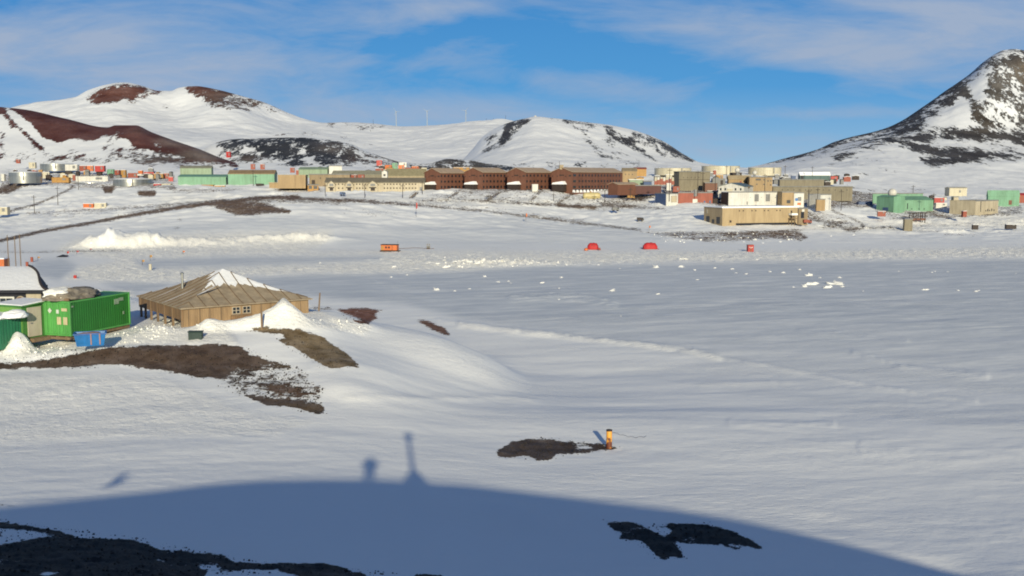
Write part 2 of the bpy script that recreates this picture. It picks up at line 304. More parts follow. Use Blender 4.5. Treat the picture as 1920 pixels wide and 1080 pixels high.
def terrain_mat(name, sc=1., rockvar=.35, edge=.55, near=False, bumpd=.25):
    m, n, l, b = nt(name)
    def math_(op, a, c, clamp=False):
        q = n.new('ShaderNodeMath'); q.operation = op; q.use_clamp = clamp
        for i, v in enumerate((a, c)):
            if v is None: continue
            if isinstance(v, (int, float)): q.inputs[i].default_value = v
            else: l.new(v, q.inputs[i])
        return q.outputs[0]
    def mix(f, a, c):
        q = n.new('ShaderNodeMix'); q.data_type = 'RGBA'
        if isinstance(f, (int, float)): q.inputs[0].default_value = f
        else: l.new(f, q.inputs[0])
        for i, v in ((6, a), (7, c)):
            if isinstance(v, tuple): q.inputs[i].default_value = (*v, 1)
            else: l.new(v, q.inputs[i])
        return q.outputs[2]
    def noise(scale, vec=None, det=8, ro=.6):
        q = n.new('ShaderNodeTexNoise'); q.inputs['Scale'].default_value = scale; q.inputs['Detail'].default_value = det; q.inputs['Roughness'].default_value = ro
        l.new(vec, q.inputs['Vector']); return q.outputs['Fac']
    def attr(a):
        q = n.new('ShaderNodeAttribute'); q.attribute_name = a; return q
    g = n.new('ShaderNodeNewGeometry').outputs['Position']
    def mapped(s, rz=0):
        q = n.new('ShaderNodeMapping'); q.vector_type = 'TEXTURE'; q.inputs['Scale'].default_value = tuple(1 / v for v in s); q.inputs['Rotation'].default_value = (0, 0, rz); l.new(g, q.inputs[0]); return q.outputs[0]
    rock = attr('rock').outputs['Fac']
    n1 = noise(sc * (1 if near else 1.8), mapped((1, 1, 1.6) if near else (1, .35, .55)), 10, .72)
    n1b = noise(sc * (4 if near else 8), mapped((1, 1, 1) if near else (1, .4, .6)), 6, .7)
    e = math_('ADD', math_('MULTIPLY', rock, .97 if near else .95), math_('MULTIPLY', math_('SUBTRACT', n1, .5), edge * (3.2 if near else 3.4)))
    e = math_('ADD', e, math_('MULTIPLY', math_('SUBTRACT', n1b, .5), edge * (1.6 if near else 2.2)))
    if near: e = math_('ADD', e, math_('MULTIPLY', math_('SUBTRACT', noise(.22, mapped((1, 1, 1)), 9, .7), .5), edge * 1.6))
    gate = math_('MULTIPLY', rock, 9, True)
    e = math_('MULTIPLY', math_('MULTIPLY', math_('SUBTRACT', e, .49), 9, True), gate)
    rc = attr('rockcol').outputs['Color']
    n2 = noise(sc * 9, mapped((1, 1, 1)), 6, .7)
    hs = n.new('ShaderNodeHueSaturation'); l.new(rc, hs.inputs['Color'])
    nlow = noise(sc * .7, mapped((1, 1, 1)), 6, .6); vv = math_('ADD', math_('MULTIPLY', n2, rockvar * 4), 1 - rockvar * 2)
    l.new(math_('MULTIPLY', vv, math_('ADD', math_('MULTIPLY', nlow, 2.6), -.3)), hs.inputs['Value']); l.new(math_('ADD', math_('MULTIPLY', nlow, -1.0), 1.5), hs.inputs['Saturation'])
    # snow colour
    ice = attr('ice').outputs['Fac']; cream = attr('cream').outputs['Fac']
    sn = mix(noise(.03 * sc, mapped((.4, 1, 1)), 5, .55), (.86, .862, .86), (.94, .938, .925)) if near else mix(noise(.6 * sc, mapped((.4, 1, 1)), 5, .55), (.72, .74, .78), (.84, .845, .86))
    if near:
        st = noise(.5, mapped((.22, .8, 1), .30), 9, .72)
        st2 = math_('MULTIPLY', math_('SUBTRACT', st, .45), 6, True)
        st3 = math_('MULTIPLY', math_('SUBTRACT', noise(.28, mapped((.16, 1, 1), .34), 9, .68), .565), 14, True)
        st3 = math_('MULTIPLY', st3, .65)
        icec = mix(st2, (.54, .578, .63), (.70, .722, .75))
        icec = mix(st3, icec, (.90, .90, .87))
        sn = mix(ice, sn, icec)
        cr = noise(.8, mapped((.3, 1, 1)), 6, .65)
        cf = math_('MULTIPLY', cream, math_('ADD', math_('MULTIPLY', cr, .8), .55), True)
        sn = mix(cf, sn, (.97, .945, .88))
    col = mix(e, sn, hs.outputs[0]); l.new(col, b.inputs['Base Color'])
    b.inputs['Roughness'].default_value = .75
    b.inputs['Specular IOR Level'].default_value = .2
    # bump
    hb = noise(sc * (1.15 if near else 1), mapped((.33, .9, 1) if near else (1, 1, 1), .30), 9, .62)
    bs = n.new('ShaderNodeBump'); bs.inputs['Distance'].default_value = bumpd; bs.inputs['Strength'].default_value = .5 if near else .6
    if near:
        rg = noise(1.3, mapped((.40, 1, 1), .36), 10, .70); rg = math_('SUBTRACT', 1, math_('MULTIPLY', math_('ABSOLUTE', math_('SUBTRACT', rg, .5), None), 6), True)
        pt = math_('MULTIPLY', math_('SUBTRACT', noise(.06, mapped((.5, 1, 1)), 4, .6), .42), 4, True)
        hb = math_('ADD', math_('MULTIPLY', hb, .55), math_('MULTIPLY', math_('MULTIPLY', rg, pt), .42))
        hb = math_('ADD', hb, math_('MULTIPLY', noise(5, mapped((.6, 1, 1), .3), 7, .78), .17))
        cdg = math_('MULTIPLY', noise(2.2, mapped((1, 1, 1)), 5, .7), math_('ADD', math_('MULTIPLY', cream, 4.0), .06))
        hb = math_('ADD', hb, cdg)
    l.new(hb, bs.inputs['Height'])
    br = n.new('ShaderNodeBump'); br.inputs['Distance'].default_value = bumpd * (.5 if near else 1.2); br.inputs['Strength'].default_value = .9
    l.new(math_('MULTIPLY', e, math_('ADD', n2, .15)), br.inputs['Height']); l.new(bs.outputs[0], br.inputs['Normal'])
    l.new(br.outputs[0], b.inputs['Normal'])
    return m

# ------------------------------------------------------------------ object helpers
def tag(o, label=None, cat=None, group=None, kind=None):
    if label: o['label'] = label
    if cat: o['category'] = cat
    if group: o['group'] = group
    if kind: o['kind'] = kind
    return o
def empty(name, loc, rz=0, label=None, cat=None, group=None):
    o = bpy.data.objects.new(name, None); COL.objects.link(o); o.location = loc; o.rotation_euler = (0, 0, rz); o.empty_display_size = .3
    return tag(o, label, cat, group)
class MB:
    def __init__(s): s.v = []; s.f = []; s.sm = False
    def add(s, vs, fs, M=None):
        k = len(s.v)
        for v in vs:
            v = Vector(v)
            s.v.append(tuple(M @ v if M else v))
        for f in fs: s.f.append(tuple(k + i for i in f))
        return s
    def box(s, x0, x1, y0, y1, z0, z1, M=None):
        return s.add([(x0,y0,z0),(x1,y0,z0),(x1,y1,z0),(x0,y1,z0),(x0,y0,z1),(x1,y0,z1),(x1,y1,z1),(x0,y1,z1)],
                     [(3,2,1,0),(4,5,6,7),(0,1,5,4),(1,2,6,5),(2,3,7,6),(3,0,4,7)], M)
    def prism(s, poly, a0, a1, axis='y', M=None):      # poly in the plane across axis
        n = len(poly)
        def mk(p, a): return {'y': (p[0], a, p[1]), 'x': (a, p[0], p[1]), 'z': (p[0], p[1], a)}[axis]
        vs = [mk(p, a0) for p in poly] + [mk(p, a1) for p in poly]
        fs = [tuple(range(n)), tuple(range(2*n-1, n-1, -1))] + [(i+n, (i+1) % n+n, (i+1) % n, i) for i in range(n)]
        return s.add(vs, fs, M)
    def tube(s, p0, p1, r0, r1=None, n=10):
        r1 = r0 if r1 is None else r1; p0 = Vector(p0); p1 = Vector(p1)
        q = (p1 - p0).to_track_quat('Z', 'Y')
        vs = []
        for p, r in ((p0, r0), (p1, r1)):
            for i in range(n):
                a = 2*math.pi*i/n; vs.append(p + q @ Vector((r*math.cos(a), r*math.sin(a), 0)))
        return s.add(vs, [(i, (i+1) % n, (i+1) % n+n, i+n) for i in range(n)] + [tuple(range(n-1, -1, -1)), tuple(range(n, 2*n))])
    def lathe(s, prof, n=24, c=(0,0,0), M=None):        # prof: (r, z)
        vs = []; fs = []
        for r, z in prof:
            for i in range(n):
                a = 2*math.pi*i/n; vs.append((c[0]+r*math.cos(a), c[1]+r*math.sin(a), c[2]+z))
        for k in range(len(prof)-1):
            for i in range(n): fs.append((k*n+i, k*n+(i+1) % n, (k+1)*n+(i+1) % n, (k+1)*n+i))
        fs.append(tuple(range(n-1, -1, -1))); fs.append(tuple((len(prof)-1)*n+i for i in range(n)))
        return s.add(vs, fs, M)
    def build(s, name, mat, parent=None, bevel=0, smooth=False, loc=None):
        me = bpy.data.meshes.new(name); me.from_pydata(s.v, [], s.f)
        bm = bmesh.new(); bm.from_mesh(me)
        bmesh.ops.recalc_face_normals(bm, faces=bm.faces)
        if bevel: bmesh.ops.bevel(bm, geom=[e for e in bm.edges if e.calc_face_angle(0) > .6], offset=bevel, segments=1, affect='EDGES', clamp_overlap=True)
        bm.to_mesh(me); bm.free()
        if smooth:
            for p in me.polygons: p.use_smooth = True
            try: me.set_sharp_from_angle(angle=R(40))
            except Exception: pass
        me.materials.append(mat)
        o = bpy.data.objects.new(name, me); COL.objects.link(o)
        if parent: o.parent = parent
        if loc is not None: o.location = loc
        return o
def grid_mesh(name, X, Y, Z, mat, attrs, rockcol=None, closed=False):
    nr, nc = X.shape
    co = np.stack([X, Y, Z], -1).reshape(-1, 3).astype(np.float32)
    i = np.arange(nr * nc).reshape(nr, nc)
    q = np.stack([i[:-1, :-1], i[:-1, 1:], i[1:, 1:], i[1:, :-1]], -1).reshape(-1, 4)
    me = bpy.data.meshes.new(name)
    me.vertices.add(len(co)); me.vertices.foreach_set('co', co.ravel())
    me.loops.add(q.size); me.loops.foreach_set('vertex_index', q.ravel().astype(np.int32))
    me.polygons.add(len(q)); me.polygons.foreach_set('loop_start', np.arange(0, q.size, 4, dtype=np.int32))
    me.polygons.foreach_set('loop_total', np.full(len(q), 4, np.int32))
    me.update(calc_edges=True)
    me.polygons.foreach_set('use_smooth', np.ones(len(q), bool))
    for k, v in attrs.items():
        a = me.attributes.new(k, 'FLOAT', 'POINT'); a.data.foreach_set('value', v.astype(np.float32).ravel())
    if rockcol is not None:
        a = me.attributes.new('rockcol', 'FLOAT_COLOR', 'POINT')
        c = np.concatenate([rockcol.reshape(-1, 3), np.ones((nr * nc, 1))], 1).astype(np.float32)
        a.data.foreach_set('color', c.ravel())
    me.materials.append(mat)
    o = bpy.data.objects.new(name, me); COL.objects.link(o); o['kind'] = 'structure'
    return o
def colour_field(px, py, base, zones):
    c = np.empty(px.shape + (3,)); c[:] = base
    for (zx, zy, rx, ry, col) in zones:
        w = np.exp(-(((px - zx) / rx) ** 2 + ((py - zy) / ry) ** 2) ** 2)[..., None]
        c = c * (1 - w) + np.array(col) * w
    return c

# ------------------------------------------------------------------ ground sheet
ds = np.concatenate([np.exp(np.linspace(math.log(6.5), math.log(130), 430)), np.exp(np.linspace(math.log(130), math.log(800), 480))[1:], np.exp(np.linspace(math.log(800), math.log(13500), 24))[1:]])
us = np.concatenate([np.arange(-600, -60, 9.0), np.arange(-60, 1980, 3.0), np.arange(1980, 2500, 9.0)])
UU, DD = np.meshgrid(us, ds)
XX = (UU - 960) / F * DD
ZZ = ground_z(XX.copy().ravel(), DD.copy().ravel()).reshape(XX.shape)
PX, PY = proj(XX, DD, ZZ)
BROWN = (.105, .074, .055); OLIVE = (.27, .20, .115); RED = (.22, .10, .06)
gc = colour_field(PX, PY, BROWN, [
 (600, 655, 110, 45, OLIVE), (480, 612, 90, 10, OLIVE), (560, 765, 80, 10, (.15,.105,.065)), (540, 733, 60, 14, (.16,.10,.065)),
 (670, 590, 60, 20, RED), (810, 614, 50, 25, (.19,.10,.06)), (100, 1040, 800, 70, (.014,.013,.014)), (1280, 1010, 220, 55, (.013,.012,.013)),  # near-black zones deepen the rock lying inside the crest's shadow
 (1040, 845, 150, 30, (.088,.064,.052)), (300, 670, 260, 40, (.12,.082,.060)),
 (470, 392, 120, 16, (.14,.10,.08)), (600, 365, 900, 35, (.15,.10,.068)), (250, 420, 300, 40, (.17,.12,.085)), (1400, 442, 240, 16, (.15,.095,.06)), (1000, 410, 300, 25, (.19,.14,.10)), (1200, 368, 80, 10, (.09,.06,.045)), (1650, 400, 300, 40, (.16,.115,.08))])
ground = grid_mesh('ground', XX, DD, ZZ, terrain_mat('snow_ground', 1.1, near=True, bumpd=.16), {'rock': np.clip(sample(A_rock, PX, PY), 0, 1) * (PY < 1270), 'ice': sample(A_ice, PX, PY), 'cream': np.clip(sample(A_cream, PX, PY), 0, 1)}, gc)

# ------------------------------------------------------------------ hills
def hill(name, u0, u1, du, curves, rows, rock, cols, base, amp, mscale, edge=.5, blur=2, bumpd=2., seed=0, lam=1., speck=0):
    us = np.arange(u0, u1, du, dtype=float)
    D = []; Zc = []
    for c in curves:
        dd = np.interp(us, *zip(*c[0])) if isinstance(c[0], list) else np.full(len(us), float(c[0]))
        if c[1] == 'back': z = Zc[-1] * c[2]
        else:
            yk = np.array(c[1], float); yy = pchip(yk[:, 0], yk[:, 1:2], us)[:, 0]
            b = -(yy - 540) / F; z = H + dd * (-sp + b * cp) / (cp + b * sp)
        D.append(dd); Zc.append(z)
    D = np.array(D); Zc = np.array(Zc); tk = np.arange(len(curves), dtype=float)
    t = np.concatenate([np.linspace(k, k + 1, r, endpoint=False) for k, r in enumerate(rows)] + [[len(curves) - 1.0]])
    DD = pchip(tk, D, t); ZZ = pchip(tk, Zc, t)
    XX = (us[None, :] - 960) / F * DD
    ridge = len(curves) - 2
    fade = np.clip(np.abs(t - ridge) * 2.2, .22, 1)[:, None]
    L = lam * 140.0
    rel = fbm(XX / L, DD / L, 6, 70 + seed, .55)
    g2 = fbm(XX / (L * .22), DD / (L * .7), 4, 80 + seed, .6)
    ZZ = ZZ + fade * amp * (rel * 1.6 + .35 * g2)
    PX, PY = proj(XX, DD, ZZ)
    A = raster([(s_[0], s_[1], min(1, s_[2] * 1.08) if s_[2] > 0 else s_[2]) + ((s_[3] + 2,) if s_[0] == 'l' and s_[2] > 0 else tuple(s_[3:])) for s_ in rock], 2)
    rk = np.clip(sample(A, PX, PY + 4), 0, 1)
    rk = np.clip(rk + .30 * np.clip(fbm(XX / L * 2.2, DD / L * .8, 5, 91 + seed, .6) * 2, -.5, .5) * (rk > .02) + speck * np.clip(fbm(XX / L * 3, DD / L, 5, 95 + seed, .6) * 3 - .2, 0, 1), 0, 1)
    z0 = np.zeros_like(rk)
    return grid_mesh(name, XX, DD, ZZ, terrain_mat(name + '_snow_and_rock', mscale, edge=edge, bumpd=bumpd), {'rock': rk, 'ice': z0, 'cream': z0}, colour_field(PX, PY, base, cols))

silA = [(-600,300),(-200,240),(0,212),(60,197),(150,187),(180,172),(215,162),(250,158),(285,165),(305,172),(330,172),(345,166),(375,163),(410,168),(450,178),(500,192),(545,212),(570,222),(610,230),(650,229),(700,231),(760,236),(830,235),(900,232),(940,229),(1000,236),(1100,262)]
rockA = [('p', [(155,194),(215,160),(285,166),(330,172),(300,182),(250,200),(180,200)], .47), ('p', [(340,168),(410,168),(500,192),(555,214),(500,220),(400,210),(370,190)], .50), ('p', [(600,240),(720,240),(900,236),(900,242),(720,248),(610,248)], .30), ('p', [(160,192),(180,176),(215,163),(240,159),(235,166),(200,182),(175,195)], .62), ('p', [(172,196),(210,178),(250,166),(272,166),(280,172),(262,180),(225,190),(190,198)], .9),
 ('p', [(288,168),(308,170),(305,177),(290,176)], .6), ('p', [(345,167),(375,163),(410,168),(450,178),(430,182),(420,192),(395,190),(375,178),(350,175)], .8),
 ('p', [(385,188),(430,180),(470,188),(520,202),(552,214),(560,221),(500,218),(440,215),(400,208)], .55),
 ('p', [(240,202),(256,201),(250,206)], .5), ('p', [(297,194),(315,200),(320,209),(305,206)], .62), ('p', [(333,201),(352,206),(350,215),(336,210)], .5), ('p', [(310,182),(330,184),(320,190)], .42),
 ('p', [(612,231),(630,233),(628,241),(614,241)], .7), ('p', [(646,234),(652,233),(650,240)], .6), ('l', [(662,244),(690,248),(712,242)], .62, 4), ('p', [(697,255),(706,250),(704,258)], .55),
 ('p', [(600,224),(720,226),(735,235),(640,233)], .45), ('l', [(840,243),(856,244)], .5, 3), ('l', [(640,262),(700,280),(740,285)], .42, 10), ('p', [(380,262),(470,252),(600,250),(600,258),(450,262),(390,272)], .42)]
hill('far_hills', -600, 1110, 4, [(1150, [(-600,345),(300,340),(700,330),(1110,335)]), (1700, [(-600,310),(0,268),(300,270),(600,290),(760,303),(900,300),(1110,310)]),
  (2100, [(-600,305),(0,240),(300,235),(600,255),(760,270),(900,262),(1110,285)]), (2350, [(-600,302),(0,225),(160,200),(220,190),(330,212),(420,190),(560,235),(760,243),(900,240),(1110,275)]), (2600, silA), (3600, 'back', .45)],
  [50, 80, 90, 90, 20], rockA, [(450,190,90,30,(.14,.09,.07)),(310,202,60,14,(.13,.11,.10)),(660,260,120,40,(.14,.12,.11))], (.15,.065,.050), 20, .03, bumpd=3., seed=1, lam=2.2, blur=1)
silT = [(700,330),(800,322),(860,306),(885,282),(905,258),(930,241),(960,229),(985,223),(1003,220),(1040,223),(1090,230),(1140,236),(1180,244),(1215,255),(1245,268),(1280,290),(1310,305),(1345,311),(1400,316),(1460,322)]
rockT = [('p', [(1060,228),(1100,232),(1180,290),(1200,312),(1130,300)], .44), ('p', [(1180,245),(1245,268),(1312,307),(1240,300),(1180,262)], .56), ('p', [(890,290),(985,226),(1000,224),(945,280),(900,296)], .47), ('p', [(700,290),(880,300),(1200,312),(1200,325),(700,325)], .36), ('p', [(940,240),(965,230),(990,227),(985,236),(962,250),(950,270),(945,278),(936,272),(942,255)], .7), ('p', [(893,275),(915,258),(938,246),(935,258),(915,270)], .6), ('p', [(970,228),(1003,224),(990,240),(975,242)], .5),
 ('p', [(1000,222),(1040,224),(1090,231),(1140,237),(1180,245),(1180,248),(1100,238),(1040,229)], .75),
 ('l', [(1062,232),(1085,250),(1110,275),(1130,298)], .52, 12), ('l', [(1100,240),(1120,262),(1140,290)], .36, 8),
 ('p', [(1130,246),(1150,246),(1185,262),(1215,290),(1240,308),(1225,310),(1195,292),(1160,272),(1140,262)], .72),
 ('p', [(1185,248),(1215,256),(1245,268),(1280,290),(1312,307),(1295,312),(1260,290),(1225,268)], .74), ('l', [(1145,285),(1180,300),(1210,312)], .5, 6),
 ('l', [(950,285),(945,292)], .55, 4), ('l', [(956,281),(960,283)], .6, 4), ('l', [(984,280),(990,282)], .6, 4), ('l', [(1010,283),(1014,284)], .5, 3), ('p', [(945,296),(975,295),(970,300),(950,300)], .5), ('l',[(1070,308),(1100,306)],.42,5),
 ('p', [(890,295),(905,288),(920,287),(905,296)], .5), ('p', [(920,244),(926,232),(930,240)], .6)]
hill('snow_hill', 700, 1460, 3, [(860, [(700,350),(900,345),(1100,345),(1460,345)]), ([(700,1050),(1000,1000),(1460,1050)], [(700,345),(860,322),(900,312),(1000,310),(1200,318),(1320,325),(1460,335)]),
  ([(700,1250),(1000,1180),(1460,1300)], [(700,340),(860,312),(900,290),(960,268),(1000,262),(1100,270),(1200,290),(1280,308),(1345,319),(1460,328)]),
  ([(700,1500),(1000,1400),(1460,1600)], silT), ([(700,1900),(1460,2000)], 'back', .5)], [25, 70, 80, 20], rockT, [(1240,285,70,40,(.06,.06,.07))], (.065,.062,.068), 9, .045, bumpd=2., seed=2, lam=1.2, blur=1)
silB = [(-600,120),(-200,178),(0,200),(60,206),(130,222),(210,239),(225,235),(262,235),(290,247),(330,262),(380,280),(420,297),(450,306),(480,311),(540,320),(620,335)]
rockB = [('p', [(180,270),(300,285),(480,312),(470,325),(200,312)], .42), ('p', [(-100,285),(180,290),(240,312),(-100,312)], .36), ('p', [(-340,150),(-200,176),(0,199),(60,206),(130,222),(210,239),(225,235),(262,235),(290,247),(330,262),(380,280),(420,297),(470,312),(440,312),(400,305),(340,292),(300,288),(280,282),(240,278),(215,272),(205,272),(190,262),(170,268),(135,262),(110,273),(80,262),(60,240),(40,224),(18,208),(-30,204),(-340,190)], .97),
 ('p', [(-340,190),(-30,204),(8,208),(30,230),(60,262),(92,290),(78,288),(45,258),(30,245),(20,252),(10,226),(-10,215),(-340,240)], .8), ('p', [(-20,248),(20,248),(8,272),(14,285),(-10,280)], .5), ('p', [(50,272),(75,278),(60,284)], .4),
 ('l', [(195,262),(240,266)], -.1, 4), ('l', [(215,273),(245,273)], -.1, 5), ('l', [(288,274),(302,278)], -.1, 4), ('l', [(218,253),(238,253)], -.25, 3), ('l', [(195,247),(202,245)], -.2, 3),
 ('p', [(230,285),(300,290),(330,300),(320,312),(260,300),(235,295)], .46), ('p', [(110,300),(170,300),(240,312),(150,308)], .6), ('l', [(120,283),(148,285)], .6, 4), ('p', [(300,300),(400,305),(480,318),(380,318)], .42)]
hill('reddish_hill', -600, 620, 3.5, [(600, [(-600,350),(0,345),(300,345),(620,350)]), ([(-600,700),(0,690),(620,650)], [(-600,320),(0,318),(300,318),(450,328),(620,342)]),
  ([(-600,780),(0,770),(620,690)], [(-600,240),(0,262),(100,272),(200,275),(300,292),(400,312),(500,325),(620,340)]), ([(-600,950),(0,900),(300,820),(620,740)], silB), ([(-600,1200),(620,950)], 'back', .5)],
  [25, 60, 70, 20], rockB, [(330,265,40,14,(.15,.10,.085)),(380,290,50,14,(.17,.13,.11)),(280,298,70,12,(.13,.10,.085)),(150,304,80,8,(.12,.10,.09)),(300,245,60,8,(.13,.07,.06))], (.105,.040,.033), 3.2, .05, bumpd=1., seed=3, lam=.7, blur=1, edge=.35)
silM = [(320,335),(370,300),(400,272),(440,262),(500,259),(560,257),(620,262),(660,270),(700,288),(760,306),(800,309),(820,303),(840,298),(875,300),(920,307),(960,312),(1010,318),(1080,326)]
rockM = [('p', [(400,268),(620,260),(700,295),(720,320),(420,320)], .30), ('p', [(650,270),(700,288),(770,308),(830,316),(720,320),(660,300)], .5), ('p', [(700,300),(1000,315),(1000,322),(700,325)], .48), ('p', [(402,270),(425,262),(470,262),(470,275),(430,280),(408,280)], .62), ('p', [(460,268),(500,260),(560,257),(600,259),(590,270),(540,272),(545,290),(520,292),(500,300),(480,285)], .62),
 ('p', [(510,288),(560,285),(575,315),(545,316),(520,305)], .6), ('p', [(565,268),(640,275),(680,300),(660,312),(600,318),(580,295)], .66), ('p', [(600,262),(640,262),(690,290),(700,300),(670,295)], .52), ('p', [(446,293),(475,293),(490,305),(450,305)], .72),
 ('p', [(690,300),(720,292),(760,302),(820,318),(720,318)], .56), ('p', [(808,308),(840,297),(875,300),(870,310),(840,316),(815,318)], .68), ('p', [(880,304),(960,310),(960,316),(880,312)], .72), ('l', [(400,300),(460,310)], .5, 6)]
hill('rocky_ridge', 320, 1080, 3, [(620, [(320,350),(700,345),(1080,345)]), (700, [(320,345),(450,322),(600,322),(800,322),(1080,335)]), (790, [(320,342),(400,303),(500,293),(600,292),(700,308),(800,316),(1080,332)]), (900, silM), (1200, 'back', .6)],
  [25, 60, 50, 20], rockM, [(700,300,60,14,(.10,.075,.065)),(650,275,60,14,(.10,.085,.08)),(465,300,40,10,(.13,.10,.085)),(850,306,80,12,(.10,.085,.07))], (.042,.043,.05), 4, .06, bumpd=1., seed=4, lam=.6, blur=1, edge=.6, speck=.3)
silO = [(1340,325),(1380,318),(1420,310),(1460,299),(1520,284),(1560,266),(1590,258),(1640,247),(1675,232),(1720,202),(1760,172),(1800,143),(1832,114),(1850,102),(1865,95),(1885,93),(1905,96),(1940,108),(2000,140),(2100,185),(2500,260)]
rockO = [('p', [(1430,309),(1590,258),(1680,232),(1700,262),(1560,300),(1480,310)], .45), ('p', [(1590,258),(1720,235),(1900,240),(2250,245),(2250,262),(1700,272),(1600,275)], .47), ('p', [(1680,232),(1835,114),(1850,140),(1790,200),(1720,245)], .50), ('p', [(1815,75),(1960,70),(2000,130),(2250,250),(1920,245),(1860,170)], .53), ('l', [(1425,311),(1470,297),(1530,282),(1590,263),(1640,250),(1680,236)], .85, 8), ('p', [(1700,280),(1920,270),(2250,280),(2250,300),(1880,310),(1740,325)], .40), ('l', [(1425,310),(1470,296),(1530,281),(1590,262)], .75, 7), ('l', [(1590,260),(1640,250),(1690,240),(1720,243)], .7, 9), ('l', [(1560,290),(1610,272),(1680,252),(1700,246)], .55, 7),
 ('l', [(1550,318),(1580,300),(1640,280),(1700,262)], .62, 6), ('l', [(1675,236),(1720,204),(1760,174),(1800,145),(1835,114)], .8, 15), ('l', [(1700,245),(1760,215),(1800,180)], .55, 12), ('p', [(1675,232),(1720,215),(1735,232),(1720,245),(1680,243)], .75),
 ('p', [(1800,160),(1815,168),(1850,215),(1880,240),(1850,245),(1815,230),(1820,205),(1795,175)], .56), ('p', [(1810,195),(1835,190),(1860,235),(1830,240)], .6),
 ('p', [(1830,90),(1870,72),(1920,72),(1990,130),(2050,180),(1960,200),(1915,185),(1880,150),(1850,140)], .53), ('p', [(1900,110),(1925,105),(2000,140),(2000,180),(1920,150)], .64),
 ('p', [(1850,140),(2000,190),(2250,250),(2250,262),(1950,245),(1880,240),(1840,200)], .44),
 ('p', [(1700,268),(1750,250),(1850,246),(1920,246),(2250,250),(2250,275),(1920,265),(1860,268),(1780,262),(1720,272)], .62), ('l', [(1780,252),(1850,262),(1920,258)], .74, 7), ('l', [(1690,282),(1740,275)], .6, 5),
 ('p', [(1725,300),(1760,288),(1800,285),(1850,288),(1870,290),(1835,305),(1800,312),(1770,318),(1740,320)], .64), ('p', [(1780,290),(1840,285),(1842,305),(1790,310)], .78),
 ('l', [(1640,292),(1670,288)], .6, 6), ('l', [(1668,300),(1672,310)], .6, 2), ('l', [(1660,325),(1666,317)], .6, 2), ('l', [(1676,324),(1682,315)], .6, 2), ('l', [(1805,328),(1815,312)], .6, 2.5),
 ('l', [(1480,308),(1496,303)], .6, 3), ('p', [(1585,348),(1640,355),(1740,358),(1740,362),(1640,366),(1590,358)], .6), ('l', [(1480,360),(1560,350)], .5, 5), ('l', [(1900,268),(1960,275)], .6, 5)]
hill('pyramid_hill', 1340, 2500, 3, [(500, [(1340,362),(1600,372),(1700,390),(2500,400)]), ([(1340,640),(2500,620)], [(1340,345),(1430,335),(1560,338),(1700,355),(1900,360),(2500,365)]),
  ([(1340,760),(2500,780)], [(1340,338),(1430,322),(1560,302),(1700,300),(1900,302),(2500,330)]), ([(1340,900),(1900,900),(2500,900)], [(1340,332),(1430,314),(1560,278),(1650,258),(1750,250),(1900,250),(2500,290)]),
  ([(1340,980),(1900,960),(2500,960)], [(1340,329),(1430,312),(1560,272),(1650,252),(1720,225),(1800,195),(1850,175),(1900,175),(2000,205),(2500,275)]),
  ([(1340,1000),(1700,1080),(1900,1060),(2500,1100)], silO), ([(1340,1300),(2500,1500)], 'back', .4)],
  [30, 60, 60, 30, 60, 20], rockO, [(1940,150,60,40,(.20,.155,.11)),(1870,180,70,70,(.125,.112,.10)),(1840,222,40,30,(.10,.085,.072))], (.065,.060,.062), 5, .055, bumpd=1.5, seed=5, lam=.7, blur=1, edge=.55, speck=.5)

# ------------------------------------------------------------------ light direction + crest behind the viewer
Ld = Vector(ray(730, 858)).normalized()          # direction the sunlight travels
CY = -2.6
edge_px = [(-340,985),(-150,968),(0,950),(150,936),(300,920),(400,908),(500,901),(600,898),(700,899),(800,905),(880,910),(1000,924),(1120,938),(1260,955),(1380,975),(1500,1000),(1620,1030),(1720,1056),(1800,1078),(1850,1092)]
cx, cz = [], []
for (px, py) in edge_px:
    g = spot(px, py, 8, 200); k = (g.y - CY) / Ld.y
    cx.append(g.x - Ld.x * k); cz.append(g.z - Ld.z * k)
o_ = np.argsort(cx); cx = np.array(cx)[o_]; cz = np.array(cz)[o_]
gx = np.arange(-45, 45, .25); gy = np.concatenate([np.arange(-45, -2.5, 1.25), [CY], np.arange(-2, 9, .8)])
crest = np.interp(gx, cx, cz)
crest = np.where(gx < cx[0], cz[0] - (cx[0] - gx) * .25, crest); crest = np.where(gx > cx[-1], cz[-1] - (gx - cx[-1]) * .35, crest)
GX, GY = np.meshgrid(gx, gy)
GZ = crest[None, :] - np.where(GY < CY, (CY - GY) * .30, (GY - CY) * .52) - .0
z0 = np.zeros_like(GX)
grid_mesh('hilltop_ground', GX, GY, GZ, terrain_mat('hilltop_rock', 1.2, near=True), {'rock': z0 + .8, 'ice': z0, 'cream': z0}, np.broadcast_to(np.array(BROWN), GX.shape + (3,)).copy())
# ------------------------------------------------------------------ shared materials
M_snow = paint('fresh_snow', (.86,.865,.88), .8, .05, 2.5, bump=.12)
M_cream = paint('crusty_snow', (.84,.83,.79), .8, .05, 2.5, bump=.25)
M_dark = paint('dark_opening', (.022,.024,.03), .35, .3)
M_darkbrown = paint('dark_brown_trim', (.05,.035,.03), .7)
M_glass = paint('window_glass', (.03,.04,.05), .15, .2)
M_white = paint('white_paint', (.78,.76,.70), .5, .08, .4)
M_cream_w = paint('cream_cladding', (.58,.50,.36), .6, .08, .3, rib=.6, bump=.02)
M_beige = paint('beige_cladding', (.42,.335,.21), .6, .10, .25, rib=.6, bump=.02)
M_tan = paint('tan_cladding', (.33,.245,.145), .6, .10, .25, rib=.6, bump=.02)
M_sand = paint('sand_cladding', (.42,.285,.14), .6, .10, .25, rib=.5, bump=.02)
M_drab = paint('drab_cladding', (.27,.235,.165), .65, .12, .25, rib=.5, bump=.02)
